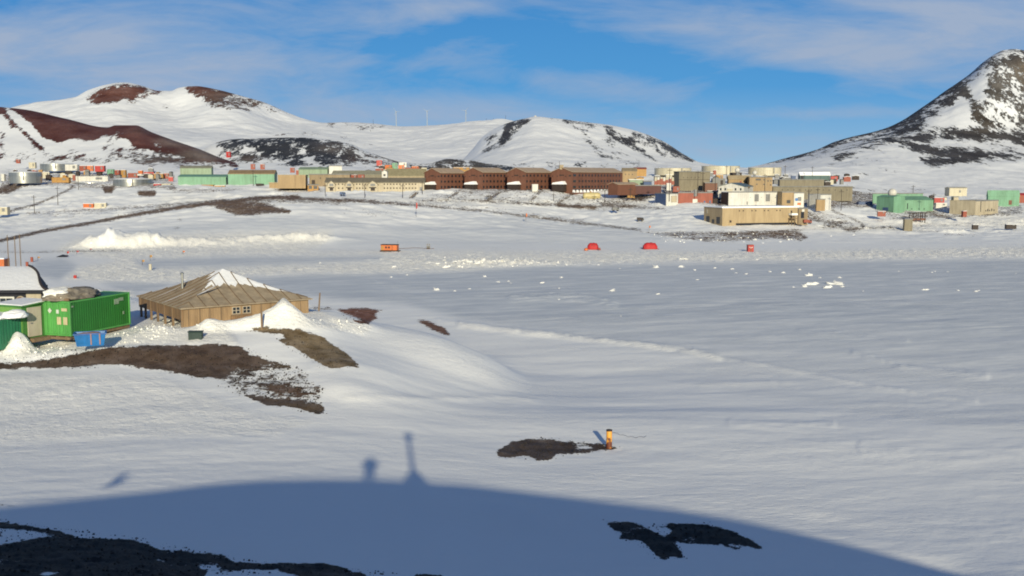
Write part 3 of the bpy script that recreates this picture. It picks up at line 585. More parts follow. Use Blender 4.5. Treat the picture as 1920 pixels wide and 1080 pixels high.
M_brown = paint('brown_cladding', (.21,.090,.056), .65, .10, .3, rib=.5, bump=.02)
M_brownroof = paint('tan_metal_roof', (.58,.43,.29), .6, .08, .3)
M_green = paint('mint_green_cladding', (.21,.42,.275), .6, .10, .2, rib=.5, bump=.02)
M_green2 = paint('pale_green_cladding', (.30,.40,.27), .6, .10, .2)
M_redpaint = paint('brick_red_cladding', (.36,.085,.05), .6, .12, .3, rib=.5, bump=.02)
M_red = paint('bright_red', (.52,.035,.03), .5, .1)
M_redfab = paint('red_tent_fabric', (.62,.03,.035), .7, .1, 1.2, bump=.05)
M_orange = paint('orange_paint', (.72,.19,.05), .55, .12)
M_ochre = paint('ochre_paint', (.50,.27,.07), .6, .12)
M_blue = paint('blue_paint', (.06,.11,.25), .5, .1)
M_grey = paint('grey_paint', (.25,.25,.25), .6, .12)
M_teal = paint('teal_roof', (.09,.16,.16), .6, .1)
M_steel = paint('galvanised_steel', (.50,.50,.46), .38, .06, .5, metal=.75)
M_pole = paint('weathered_pole', (.07,.055,.045), .85, .2)
M_wood = paint('weathered_wood', (.26,.175,.105), .85, .25, 2.2, streak=True, bump=.03)
M_rust = paint('rust', (.16,.05,.025), .85, .35, 6)
M_ind = {'cream': paint('cream_paint', (.66,.60,.45), .5, .06, .2), 'white': M_white, 'red': M_red, 'orange': M_orange, 'ochre': M_ochre, 'blue': M_blue, 'grey': M_grey, 'green': M_green, 'brown': M_darkbrown, 'brick': M_redpaint}

# ------------------------------------------------------------------ generic building
def frame_at(xl, xm, xr, yb, yt, th, d=None, depth=8):
    p = spot(xm, yb, 150, 900) if d is None else at(xm, yb, d)
    c, s = math.cos(R(th)), math.sin(R(th)); y, x = p.y, p.x
    a = (xr - 960) / F * 1.0; a = a * (cp + 0) if False else a
    ar = (at(xr, yb, 1.0).x); al = (at(xl, yb, 1.0).x)
    L = (ar * y - x) / (c - ar * s)
    W = depth if xl >= xm - .01 else (al * y - x) / (-s - al * c)
    h = zfor(yt, y) - p.z
    return p, L, W, h
def face_box(mb, face, L, W, u0, u1, z0, z1, out=.05, inn=.05):
    if face == 'F': mb.box(u0 * L, u1 * L, -out, inn, z0, z1)
    elif face == 'L': mb.box(-out, inn, u0 * W, u1 * W, z0, z1)
def bld(name, label, cat, xl, xm, xr, yb, yt, th, wm, roof='flat', rm=None, d=None, depth=8, rise=1.2, wins=(), group=None, base=2.0, over=.25, snowroof=False, rth=.22):
    p, L, W, h = frame_at(xl, xm, xr, yb, yt, th, d, depth)
    e = empty(name, p, R(th), label, cat, group); e['dim'] = (L, W, h)
    MB().box(0, L, 0, W, -base, h).build('wall', wm, e)
    rm = rm or wm
    o = over
    if roof == 'flat':
        MB().box(-o, L + o, -o, W + o, h + .003, h + rth).build('roof', M_snow if snowroof else rm, e)
        MB().box(-o-.03, L+o+.03, -o-.03, -o+.04, h-.12, h+rth+.05).build('fascia', rm if snowroof else M_grey, e)
    elif roof == 'gx':      # ridge along the right-hand face
        m = W / 2; k = rise / m
        MB().prism([(0, h), (W, h), (m, h + rise)], .02, L - .02, 'x').build('gable', wm, e)
        for nm, q in (('roof', [(-o, h - o*k + .02), (m, h + rise + .02), (m, h + rise + .2), (-o, h - o*k + .2)]), ('roof', [(W+o, h - o*k + .02), (W+o, h-o*k+.2), (m, h + rise + .2), (m, h + rise + .02)])):
            MB().prism(q, -o, L + o, 'x').build('roof', M_snow if snowroof else rm, e)
    elif roof == 'gy':      # ridge runs away from the viewer, gable faces front
        m = L / 2; k = rise / m
        MB().prism([(0, h), (L, h), (m, h + rise)], .02, W - .02, 'y').build('gable', wm, e)
        for q in ([(-o, h-o*k+.02), (m, h+rise+.02), (m, h+rise+.2), (-o, h-o*k+.2)], [(L+o, h-o*k+.02), (L+o, h-o*k+.2), (m, h+rise+.2), (m, h+rise+.02)]):
            MB().prism(q, -o, W + o, 'y').build('roof', M_snow if snowroof else rm, e)
    for w in wins:          # (part, face, u0, u1, z0 frac, z1 frac, material)
        mb = MB(); face_box(mb, w[1], L, W, w[2], w[3], w[4] * h, w[5] * h, .06, .04)
        q = mb.build(w[0], w[6], e)
        if w[0] in ('window', 'shutter', 'garage_door') and (w[3] - w[2]) * (L if w[1] == 'F' else W) > .9 and len(w) < 8:
            f = MB(); t = .09
            lw = L if w[1] == 'F' else W
            for (a, b_, c_, d_) in ((w[2]-t/lw, w[3]+t/lw, w[5]*h, w[5]*h+t), (w[2]-t/lw, w[3]+t/lw, w[4]*h-t, w[4]*h)): face_box(f, w[1], L, W, a, b_, c_, d_, .1, 0)
            for (a, b_) in ((w[2]-t/lw, w[2]), (w[3], w[3]+t/lw)): face_box(f, w[1], L, W, a, b_, w[4]*h, w[5]*h, .1, 0)
            f.build('frame', M_grey if w[6] is not M_dark else M_darkbrown, q)
    return e
def row(part, face, n, u0, u1, wf, z0, z1, m):
    r = []
    for i in range(n):
        c = u0 + (u1 - u0) * (i + .5) / n
        r.append((part, face, c - wf / 2, c + wf / 2, z0, z1, m, 0))
    return r

# ------------------------------------------------------------------ brown dormitories
def dorm(label, xl, xm, xr, yb, yt, n, last=False):
    L0 = 38.0
    e = bld('dormitory', label, 'dormitory', xl, xm, xr, yb, yt, 55, M_brown, 'gx', M_brownroof, d=440, rise=1.9, over=.5, group='brown three storey dormitories in a row')
    L, W, h = e['dim']
    wins = []
    for (z0, z1) in ((.12, .25), (.44, .56), (.76, .88)):
        for i in range(n):
            u = .10 + .86 * (i + .5) / n; mb = MB(); big = (z0 < .2 and 0 < i < 4)
            face_box(mb, 'F', L, W, u - (.9 if big else .55) / L, u + (.9 if big else .55) / L, z0 * h, z1 * h, .07, .05)
            mb.build('window', M_dark, e)
        mb = MB(); face_box(mb, 'F', L, W, .015, .065, z0 * h, z1 * h, .07, .05); mb.build('window', M_glass, e)
    mb = MB(); face_box(mb, 'L', L, W, .40, .62, .80 * h, .86 * h, .07, .05); mb.build('window', M_darkbrown, e)
    mb = MB(); face_box(mb, 'L', L, W, .05, .17, .76 * h, .84 * h, .07, .05); mb.build('window', M_darkbrown, e)
    for u in (.30, .70, .94):
        mb = MB(); face_box(mb, 'L', L, W, u, u + .035, .74 * h, .80 * h, .07, .05); mb.build('window', M_dark, e)
    mb = MB(); mb.prism([(.25*W, .33*h), (.85*W, .33*h), (.80*W, .42*h), (.35*W, .50*h)], -2.4, -.02, 'x'); c = mb.build('porch_roof', M_snow, e)
    MB().box(-2.2, -.02, .27*W, .83*W, -.5, .33*h - .02).build('porch', M_darkbrown, e)
    for i in range(n + 1):
        b = MB(); u = (i + .4) / (n + 1); b.add([((u-.018)*L, -.55, -.9), ((u+.018)*L, -.55, -.9), ((u+.018)*L, 0, .035*h), ((u-.018)*L, 0, .035*h), ((u-.018)*L, -.01, -1), ((u+.018)*L, -.01, -1)], [(0,1,2,3), (0,3,4), (1,5,2), (0,4,5,1)])
        b.build('snow_drift', M_snow, e)
    sk = MB(); face_box(sk, 'F', L, W, .01, .99, -.3, .06*h, .04, .01); sk.build('foundation', M_dark, e)
    return e
dorm('brown three storey dormitory, the one next to the cream gabled building', 796, 826, 873, 357, 324, 6)
dorm('brown three storey dormitory, second from the cream gabled building', 871, 905, 951, 357, 323, 6)
dorm('brown three storey dormitory with a white box standing before its wall', 951, 986, 1034, 357, 323, 6)
dorm('longest brown dormitory, fully visible with a roof vent, at the east end', 1034, 1073, 1167, 357, 322.5, 14)
v = at(1053, 316, 443); e = empty('roof_vent', v, 0, 'tan vent box with a thin mast on the roof ridge of the longest dormitory', 'vent')
MB().box(-.8, .8, 0, 1.5, -.4, 1.6).build('vent_box', M_beige, e); MB().tube((-.9, .5, 0), (-.9, .5, 3.2), .07).build('mast', M_pole, e)

# ------------------------------------------------------------------ cream gabled row (chalets)
def gable_wing(e, L, W, h, u0, u1, out, rise, n):
    x0, x1 = u0 * L, u1 * L; m = (x0 + x1) / 2
    wg = MB().prism([(x0, -1.5), (x1, -1.5), (x1, h * .78), (m, h * .78 + rise), (x0, h * .78)], -out, -.02, 'y').build('gable_wing', M_cream_w, e)
    for sgn, a in ((-1, x0 - .3), (1, x1 + .3)):
        MB().prism([(a, h*.78-.2), (m, h*.78+rise+.02), (m, h*.78+rise+.2), (a, h*.78)], -out-.3, 2, 'y').build('wing_roof', M_drab, wg)
    MB().box(m-(x1-x0)*.25, m+(x1-x0)*.25, -out-.05, -out+.05, h*.58, h*.85).build('window', M_grey, wg)
    MB().box(m-(x1-x0)*.36, m+(x1-x0)*.36, -out-1.0, -out, h*.40, h*.45).build('canopy', M_darkbrown, wg)
    MB().box(m-(x1-x0)*.22, m+(x1-x0)*.22, -out-.05, -out+.05, h*.02, h*.36).build('doorway', M_darkbrown, wg)
e = bld('office_building', 'long low cream office block with three gabled entrances and drab pitched roof', 'office building', 611, 611, 795, 358, 342, 3, M_cream_w, 'gx', M_drab, d=430, depth=12, rise=1.8, over=.5)
L, W, h = e['dim']
for u0, u1 in ((.02, .10), (.20, .28), (.43, .53)): gable_wing(e, L, W, h, u0, u1, 1.2, 1.4, 0)
for a, b in ((.11, .19), (.30, .42), (.58, .93)):
    for z0, z1 in ((.25, .40), (.72, .86)):
        n = max(2, int((b - a) * 34))
        for i in range(n):
            u = a + (b - a) * (i + .5) / n; mb = MB(); face_box(mb, 'F', L, W, u - .007, u + .007, z0 * h, z1 * h, .07, .05); mb.build('window', M_darkbrown, e)
mb = MB(); face_box(mb, 'F', L, W, .955, .985, 0, .45 * h, .07, .05); mb.build('door', M_grey, e)

# ------------------------------------------------------------------ other town buildings
D_ = M_dark
bld('warehouse', 'wide tan warehouse with a dark eave line behind the cream gabled offices', 'warehouse', 580, 580, 656, 346, 327, 2, M_tan, 'flat', M_darkbrown, d=470, depth=14, wins=[('door','F',.06,.14,.05,.45,M_darkbrown)]+row('window','F',5,.2,.95,.02,.55,.7,D_))
bld('warehouse', 'long pale drab warehouse roof rising behind the cream offices left of the white vent house', 'warehouse', 622, 622, 718, 336, 328, 0, M_drab, 'gx', paint('lichen_roof', (.40,.38,.27), .6), d=500, depth=12, rise=2.0)
bld('warehouse', 'long pale drab warehouse roof just left of the brown dormitories', 'warehouse', 722, 722, 796, 336, 330, 0, M_beige, 'gx', paint('straw_roof', (.42,.37,.22), .6), d=495, depth=14, rise=3.4)
bld('vent_house', 'small white house with a dark round opening between the two long drab roofs', 'shed', 716, 716, 726, 333, 322, 0, M_white, 'gy', M_grey, d=465, depth=3, rise=.6, wins=[('vent','F',.3,.7,.25,.6,M_dark)])
bld('storage_block', 'bright white storage block standing above the tan warehouse roofs', 'storage block', 613, 617, 641, 322, 311, 12, M_white, 'flat', M_white, d=540)
bld('warehouse', 'pale green roofed hall left of the bright white storage block', 'warehouse', 560, 560, 614, 326, 318, 0, M_green2, 'gx', M_green2, d=540, depth=10, rise=1.2)
bld('workshop', 'long mint green workshop with a tan ridge, nearest the round steel tanks', 'workshop', 334, 346, 432, 344, 332.5, 10, M_green, 'gx', M_green, d=500, depth=14, rise=1.2, wins=row('window','F',3,.3,.95,.012,.3,.5,D_))
bld('workshop', 'tall mint green workshop with sand coloured roof and dark doors at its foot', 'workshop', 428, 436, 520, 344, 327, 8, M_green, 'gx', M_sand, d=492, depth=16, rise=1.9, wins=[('window','F',.33,.36,.5,.62,D_),('door','F',.22,.25,0,.25,D_),('door','F',.45,.49,0,.2,D_),('door','F',.6,.68,0,.15,D_)])
bld('storage_hall', 'grey green ribbed hall behind the mint green workshop', 'hall', 338, 342, 400, 326, 316, 6, M_green2, 'gx', paint('dull_roof', (.25,.25,.2), .7), d=560, depth=10, rise=1.3, wins=row('window','F',8,.05,.97,.03,.2,.6,M_grey))
bld('workshop', 'ochre sided workshop with two dark panel joints right of the green workshops', 'workshop', 521, 529, 577, 344, 329, 10, M_sand, 'flat', M_beige, d=480, depth=10, wins=[('seam','F',.25,.27,0,.9,M_darkbrown),('seam','F',.55,.57,0,.9,M_darkbrown)])
bld('shed', 'low ochre shed with snow banked against it below the ochre workshop', 'shed', 505, 505, 562, 351, 343, 3, M_sand, 'flat', M_beige, d=455, depth=6, snowroof=True)
bld('loading_shed', 'dark framed vehicle shelter between the ochre sheds and the cream offices', 'shelter', 573, 577, 597, 355, 347, 12, M_ochre, 'flat', M_darkbrown, d=440, depth=4, wins=[('opening','F',.1,.4,.1,.8,D_),('opening','F',.55,.9,.1,.8,D_)])
bld('house', 'yellow brown hillside house behind the longest brown dormitory', 'house', 1167, 1167, 1194, 345, 321, -4, M_sand, 'gx', M_beige, d=500, depth=9, rise=1.5, wins=[('opening','F',.82,.97,.25,.45,D_)]+row('window','F',3,.1,.8,.05,.7,.8,D_))
bld('shed', 'small ochre and red shed on the slope above the yellow brown house', 'shed', 1190, 1190, 1212, 324, 317, 0, M_ochre, 'gx', M_redpaint, d=560, depth=6, rise=.8)
bld('house', 'low dark red house with tan edged roof beside the end of the longest dormitory', 'house', 1140, 1158, 1196, 357, 346, 40, M_brown, 'gx', M_brownroof, d=425, rise=.8)
bld('house', 'long low dark red annex stretching right toward the striped trucks', 'house', 1192, 1192, 1240, 355, 348, 2, paint('dark_red_cladding', (.12,.04,.035), .7), 'flat', M_darkbrown, d=432, depth=6)
bld('shed', 'pale grey green shed with snowy roof behind the dark red annex', 'shed', 1180, 1180, 1206, 346, 337, 0, M_green2, 'flat', M_white, d=455, depth=5, snowroof=True)
bld('warehouse', 'large windowless drab warehouse in front of the horizon fuel tanks', 'warehouse', 1263, 1273, 1331, 351, 322, 14, M_drab, 'flat', M_drab, d=470, wins=row('window','F',5,.08,.7,.02,.60,.66,M_darkbrown)+[('seam','F',0,1,.48,.50,M_darkbrown)])
bld('annex', 'low red brick coloured annex right of the large drab warehouse', 'annex', 1322, 1322, 1345, 352, 343, 0, M_brown, 'flat', M_darkbrown, d=462, depth=5)
bld('laboratory', 'blocky sand coloured laboratory with dark window strip and stepped walls', 'laboratory', 1405, 1405, 1448, 353, 332, -6, M_sand, 'flat', M_beige, d=450, depth=10, wins=[('window','F',.28,.48,.72,.84,D_),('window','F',.6,.68,.7,.8,D_),('window','F',.6,.66,.3,.4,D_),('window','F',.3,.35,.3,.42,D_),('window','F',.78,.84,.6,.72,D_),('window','F',.9,.95,.6,.72,D_),('window','F',.9,.95,.25,.37,D_),('pilaster','F',.70,.73,0,1,M_beige)])
bld('laboratory', 'round roofed sand coloured wing left of the blocky laboratory', 'laboratory', 1363, 1366, 1408, 350, 335, 8, M_sand, 'gx', M_beige, d=456, depth=9, rise=1.3, wins=[('door','F',.5,.57,.3,.7,M_redpaint),('window','F',.75,.8,.5,.66,D_)])
bld('laboratory', 'long stepped drab laboratory running down the slope right of the sand coloured block', 'laboratory', 1449, 1449, 1598, 368, 350, -12, M_drab, 'flat', M_drab, d=455, depth=10, wins=row('window','F',12,.08,.97,.012,.62,.72,D_)+row('window','F',5,.1,.5,.012,.3,.4,D_))
bld('laboratory', 'pale drab upper wing of the stepped laboratory beneath the dark sheds', 'laboratory', 1462, 1462, 1545, 345, 337, -8, M_drab, 'flat', paint('rusty_roof', (.25,.15,.10), .8), d=500, depth=8)
bld('warehouse', 'long warehouse with dark teal wall and snow covered roof under the pyramid shaped hill', 'warehouse', 1497, 1500, 1556, 336, 328, 6, M_teal, 'gx', M_white, d=560, depth=10, rise=1.4, snowroof=True, wins=[('door','F',.02,.12,0,.9,M_dark)])
bld('chapel', 'small white gabled house with grey blue roof and dark arched windows', 'chapel', 1347, 1395, 1412, 361, 350, 68, M_white, 'gx', paint('slate_blue_roof', (.13,.19,.22), .6), d=418, rise=1.4, wins=[('window','L',.1,.16,.35,.75,M_glass),('window','L',.3,.36,.35,.75,M_glass),('window','L',.5,.56,.35,.75,M_glass),('window','L',.7,.76,.35,.75,M_glass),('window','L',.88,.94,.35,.75,M_glass),('window','F',.4,.6,.7,1.1,M_glass)])
bld('helicopter_hangar', 'white and brick red building with a shuttered bay at its white end', 'hangar', 1228, 1249, 1271, 384, 363.5, 24, M_white, 'flat', M_grey, d=400, over=.1, wins=[('garage_door','F',.42,.88,.25,.80,M_cream_w),('panel','L',0.02,.98,-.1,1,M_blue)])  # blue sheet on the left wall puts its shade into colour
e = bld('helicopter_hangar', 'brick red shed with a small white door joined to the white shuttered bay', 'hangar', 1271.4, 1271.4, 1336, 384, 361.5, 2, M_redpaint, 'flat', M_redpaint, d=404, depth=12, over=.1, wins=[('door','F',.42,.56,0,.48,M_white),('window','F',.45,.53,.72,1.25,M_grey),('window','F',.74,.79,.05,.33,M_blue),('window','F',.90,.95,.08,.36,M_blue)])
bld('warehouse', 'long bright white warehouse with two grey shutters above the tan building', 'warehouse', 1352, 1365.5, 1465.5, 384, 360.5, 14, M_white, 'flat', M_grey, d=395, over=.12, snowroof=True, wins=[('shutter','F',.49,.56,.28,.82,M_grey),('shutter','F',.70,.77,.28,.82,M_grey),('door','F',.34,.36,.0,.25,M_grey),('lamp','F',.40,.412,.55,.6,M_grey),('lamp','F',.61,.622,.55,.6,M_grey),('lamp','F',.87,.89,.52,.58,M_grey),('lamp','F',.05,.062,.52,.57,M_grey),('panel','L',.0,1,-.1,.99,M_darkbrown)])  # the left wall's shade is laid on as a dark brown sheet
bld('storage_block', 'orange ochre block with a dark square opening right of the white warehouse', 'storage block', 1466, 1466, 1488, 384, 360.5, 2, M_sand, 'flat', M_sand, d=394, depth=8, over=.05, wins=[('opening','F',.4,.72,.12,.38,M_dark)])
e = bld('storage_block', 'white block with a round blue emblem beside the orange ochre block', 'storage block', 1488.5, 1488.5, 1507, 384, 362, 2, M_white, 'flat', M_white, d=394, depth=8, over=.05, wins=[('window','F',.4,.7,.35,.65,M_grey),('panel','F',.35,.7,-.02,.18,M_orange)])
L, W, h = e['dim']; MB().lathe([(.62, 0), (.62, .08)], 20, M=Matrix.Translation((L*.25, -.02, h*.45)) @ Matrix.Rotation(R(90), 4, 'X')).build('emblem', paint('emblem_blue', (.06,.2,.5), .5), e)
bld('storage_block', 'small white block with an orange crate leaning at its left corner', 'storage block', 1514, 1538, 1558, 385, 365, 30, M_white, 'flat', M_white, d=398, over=.05)
bld('crate', 'orange wooden crate at the foot of the small white block', 'crate', 1529, 1531, 1547, 386, 374, 10, M_sand, 'flat', M_sand, d=391, depth=3, over=.05)
e = bld('workshop', 'long single storey tan building with snowy flat roof and dark grey left end', 'workshop', 1319.5, 1354, 1495, 420, 389.5, 17, paint('warm_tan_cladding', (.50,.375,.215), .6, .05, .2, rib=.5, bump=.015), 'flat', M_snow, d=334, over=.3, snowroof=True, rth=.3,
  wins=[('window','F',.215,.228,.76,.84,M_darkbrown,0),('window','F',.265,.278,.76,.84,M_darkbrown,0),('window','F',.38,.393,.76,.84,M_darkbrown,0),('window','F',.43,.443,.76,.84,M_darkbrown,0),('window','F',.545,.558,.76,.84,M_darkbrown,0),('window','F',.595,.608,.76,.84,M_darkbrown,0),('window','F',.71,.723,.76,.84,M_darkbrown,0),('window','F',.755,.768,.76,.84,M_darkbrown,0),
   ('hatch','F',.095,.12,.08,.22,M_darkbrown,0),('foundation','F',.18,.98,-.1,.035,M_dark,0),('door','L',.12,.30,.0,.42,M_dark,0),('door','L',.42,.55,0,.25,M_dark,0),('door','L',.68,.86,0,.42,M_dark,0),('sign','L',.78,.86,.6,.85,M_cream_w,0),('door','F',.905,.925,.28,.78,M_darkbrown,0)])
L, W, h = e['dim']
st = MB(); st.box(L*.87, L*.96, -2.2, -.1, h*.27, h*.31); 
for x in (L*.875, L*.915, L*.955):
    for y in (-2.1, -.3): st.box(x-.07, x+.07, y-.07, y+.07, -.8, h*.27)
st.box(L*.87, L*.96, -2.2, -2.12, h*.45, h*.48); st.build('landing', M_wood, e)
MB().box(L*.875, L*.955, -2.1, -.2, h*.5, h*.62).build('landing_snow', M_cream, e)
bld('annex', 'narrow tan annex with round white lamp at the right end of the long tan building', 'annex', 1495.5, 1495.5, 1514, 419, 391, 17, M_tan, 'flat', M_tan, d=343, depth=6, over=.08, wins=[('door','F',.3,.62,.35,.78,M_dark),('lamp','F',.4,.65,.78,.95,M_white),('seam','F',0,.05,0,1,M_darkbrown)])
# right green group
bld('aquarium_building', 'tall mint green building with darker left wall beneath the white radome', 'laboratory', 1643, 1675, 1696, 396, 370, 26, M_green, 'gy', M_green, d=412, rise=.6, over=.1, wins=[('door','L',.3,.62,.02,.26,M_blue),])
bld('aquarium_building', 'long mint green wing stretching right from the tall green building', 'laboratory', 1695, 1695, 1749, 396, 376, 8, M_green, 'gx', M_green, d=420, depth=12, rise=1.5, over=.1, wins=[('window','F',.10,.13,.2,.75,M_dark,0)]+[('window','F',u,u+.03,.15,.27,M_dark,0) for u in (.25,.5,.68)])
bld('aquarium_building', 'mint green rear block with snowy flat roof behind the white radome', 'laboratory', 1635, 1636, 1730, 384, 363, 4, M_green, 'flat', M_green, d=445, depth=12, over=.1)
bld('warehouse', 'beige warehouse with dark lettering streaks at its right front, small chimney on its left', 'warehouse', 1780, 1828, 1871, 400, 377, 40, M_cream_w, 'flat', M_cream_w, d=405, over=.08, wins=[('joint','F',.22,.24,.1,.98,M_dark,0)]+[('mark','F',u,u+.035,.12,.12+q,M_dark,0) for u,q in ((.44,.1),(.52,.2),(.60,.12),(.70,.22),(.80,.14))])
e = bld('chimney_block', 'beige chimney block on the left corner of the beige warehouse', 'chimney', 1788, 1788, 1797, 378, 369.5, 0, M_cream_w, 'flat', M_cream_w, d=412, depth=2.5, over=.02)
bld('workshop', 'rounded mint green hall at the far right edge behind the beige warehouse', 'workshop', 1849, 1852, 1911, 384, 367, 6, M_green, 'gx', M_green, d=450, depth=12, rise=2.2, over=.1, wins=[('door','F',.66,.76,0,.5,M_brown)])
bld('shed', 'low cream shed alone on the snow slope right of the radome', 'shed', 1780, 1780, 1813, 361, 353, 0, M_ind['cream'], 'gx', M_ind['cream'], d=560, depth=6, rise=.5, wins=[('door','F',.55,.65,0,.5,M_grey)])
bld('hut', 'red roofed hut cut by the right edge of the picture', 'hut', 1906, 1906, 1930, 372, 366, 0, M_redpaint, 'gx', M_red, d=470, depth=5, rise=.8)
# small dock side stand
e = empty('loading_stand', spot(1722, 416, 250, 600), R(8), 'dark timber loading stand with flat canopy on posts near the shore', 'loading stand')
q = MB()
for x in (-2.6, -1, .8, 2.6):
    for y in (0, 1.8): q.box(x-.12, x+.12, y-.12, y+.12, -1, 3.1)
q.build('post', M_pole, e); MB().box(-3.4, 3.4, -.4, 2.2, 3.11, 3.5).build('canopy', M_darkbrown, e); MB().box(-2.8, 3.0, 0, 1.8, .5, 1.3).build('platform', M_brown, e)
bld('hut', 'little grey brown hut in front of the dark timber loading stand', 'hut', 1693, 1696, 1711, 423, 411, 10, M_drab, 'flat', M_beige, d=338, depth=2.4, over=.1)

# red and white striped equipment row, tank trucks
for i, px in enumerate((1229, 1234, 1240, 1245, 1250, 1256, 1261)):
    p = at(px, 347, 458); e = empty('silo', p, 0, 'white and dark red upright cylinder in the striped row left of the drab warehouse', 'silo', 'striped upright cylinders')
    MB().lathe([(.62, 0), (.62, 3.2), (.4, 3.6)], 12).build('shell', M_white if i % 2 else M_ind['cream'], e); MB().box(-.64, .64, -.66, -.5, .2, 1.8 + (i % 3) * .5).build('panel', M_redpaint, e)
bld('vehicle_shed', 'deep blue shed beneath the striped cylinders', 'shed', 1205, 1207, 1222, 347, 340, 10, M_blue, 'flat', M_white, d=450, depth=4)
# ------------------------------------------------------------------ fuel tanks
def tank(label, xl, xr, yb, yt, d, cat='fuel tank', mat=M_steel, name='fuel_tank', group=None, dome=.08):
    xc = (xl + xr) / 2; p = at(xc, yb, d); r = (xr - xl) / 2 / F * d; h = zfor(yt, d) - p.z
    e = empty(name, p + Vector((0, r * .9, 0)), 0, label, cat, group)
    MB().lathe([(r, -1.5), (r, h * .5), (r * 1.004, h * .5 + .02), (r * 1.004, h * .52), (r, h * .54), (r, h)], 48).build('shell', mat, e, smooth=True)
    MB().lathe([(r * 1.015, h + .002), (r * 1.015, h + .12), (r * .6, h + r * dome * .7), (.1, h + r * dome)], 48).build('roof', M_snow if mat is M_steel else mat, e, smooth=True)
    lad = MB(); lad.box(r*.30, r*.36, -r*.985, -r*.95, 0, h); lad.build('ladder', M_grey, e)
    rl = MB()
    for i in range(24):
        a = 2*math.pi*i/24; rl.tube((r*math.cos(a), r*math.sin(a), h), (r*math.cos(a), r*math.sin(a), h+.8), .035, n=4)
    rl.build('railing', M_grey, e)
    return e
tank('round galvanised tank nearest the left edge, brown gravel below it', 7, 64, 338, 323, 500)
tank('round galvanised tank farthest up the slope among the red containers', 66, 124, 316, 307, 620)
tank('widest round galvanised tank, closest to the mint green workshops', 202, 273, 350, 336, 480)
tank('low half buried galvanised tank left of the widest round tank', 133, 192, 350, 342, 505)
tank('low cream fuel tank on the skyline, leftmost of the three behind the drab warehouse', 1232, 1301, 324, 315.5, 620, mat=M_ind['cream'], dome=.02)
tank('broad cream fuel tank on the skyline below the gap between the hills', 1322, 1393, 322, 311.5, 640, mat=M_ind['cream'], dome=.02)
tank('cream fuel tank on the skyline at the foot of the pyramid shaped hill', 1410, 1471, 325, 314.5, 640, mat=M_ind['cream'], dome=.02)
def radome(label, px, py, rpx, d, ped=True):
    r = rpx / F * d; e = empty('radome', at(px, py, d), 0, label, 'radome')
    bm = bmesh.new(); bmesh.ops.create_icosphere(bm, subdivisions=3, radius=r); me = bpy.data.meshes.new('dome'); bm.to_mesh(me); bm.free(); me.materials.append(M_white)
    for p in me.polygons: p.use_smooth = True
    o = bpy.data.objects.new('dome', me); COL.objects.link(o); o.parent = e
    MB().lathe([(r*.55, -r*2.4), (r*.55, -r*.75)], 16).build('pedestal', M_grey, e)
radome('white radome ball left of the other one above the sand coloured laboratory', 1382.5, 319, 4.6, 540)
radome('smaller white radome ball directly above the blocky sand laboratory', 1415, 324, 4.2, 520)
radome('large cream white radome ball on the mint green buildings', 1673, 361.5, 8, 425)
radome('tiny white radome on the very top of the rounded snow hill', 1003.5, 219.5, 3, 1405)
# cream propane tank lying down
p = at(1110, 375, 425); e = empty('pressure_tank', p, R(2), 'pale yellow horizontal pressure tank below the longest dormitory', 'tank')
prof = [(.05, -3.8), (.8, -3.65), (1.25, -3.2), (1.4, -2.6), (1.4, 2.6), (1.25, 3.2), (.8, 3.65), (.05, 3.8)]
MB().lathe(prof, 20, M=Matrix.Translation((0, 1.4, 1.75)) @ Matrix.Rotation(R(90), 4, 'Y')).build('vessel', paint('pale_yellow', (.66,.55,.27), .5), e, smooth=True)
for x in (-2.2, 2.2): MB().box(x-.25, x+.25, .3, 2.5, -1, .8).build('saddle', M_grey, e)
MB().tube((-.4, 1.4, 3.1), (-.4, 1.4, 3.6), .3).build('hatch', M_ochre, e)
# ------------------------------------------------------------------ containers, crates and vehicles in the town
def cargo(label, xl, xr, yb, yt, d, colour, name='cargo_container', cat='container', group=None, th=4):
    w = (xr - xl) / F * d; h = (yb - yt) / F * d; p = at(xl, yb, d)
    e = empty(name, p, R(th), label, cat, group); m = M_ind[colour]; dp = min(max(w * .5, 1.5), 3)
    if name == 'town_shed':
        MB().prism([(0, -1.2), (w, -1.2), (w, h*.8), (w/2, h), (0, h*.8)], 0, dp, 'y').build('wall', m, e); MB().prism([(-.15, h*.78), (w/2, h+.03), (w+.15, h*.78), (w+.15, h*.78+.15), (w/2, h+.2), (-.15, h*.78+.15)], -.15, dp+.15, 'y').build('roof', M_snow if random.random() < .4 else M_darkbrown, e)
        return e
    b = MB(); b.box(0, w, 0, dp, -1.2, h)
    n = max(3, int(w / .45))
    for i in range(n): b.box(w*(i+.25)/n, w*(i+.6)/n, -.05, 0.01, .12*h, .9*h)
    b.build('body', m, e); MB().box(-.04, w+.04, -.06, dp+.04, h+.002, h+.12).build('roof', M_snow if random.random() < .5 else m, e)
    if w > 2.5: MB().box(w*.62, w*.82, -.09, -.02, .05*h, .75*h).build('door', M_grey if colour != 'grey' else M_darkbrown, e)
    return e
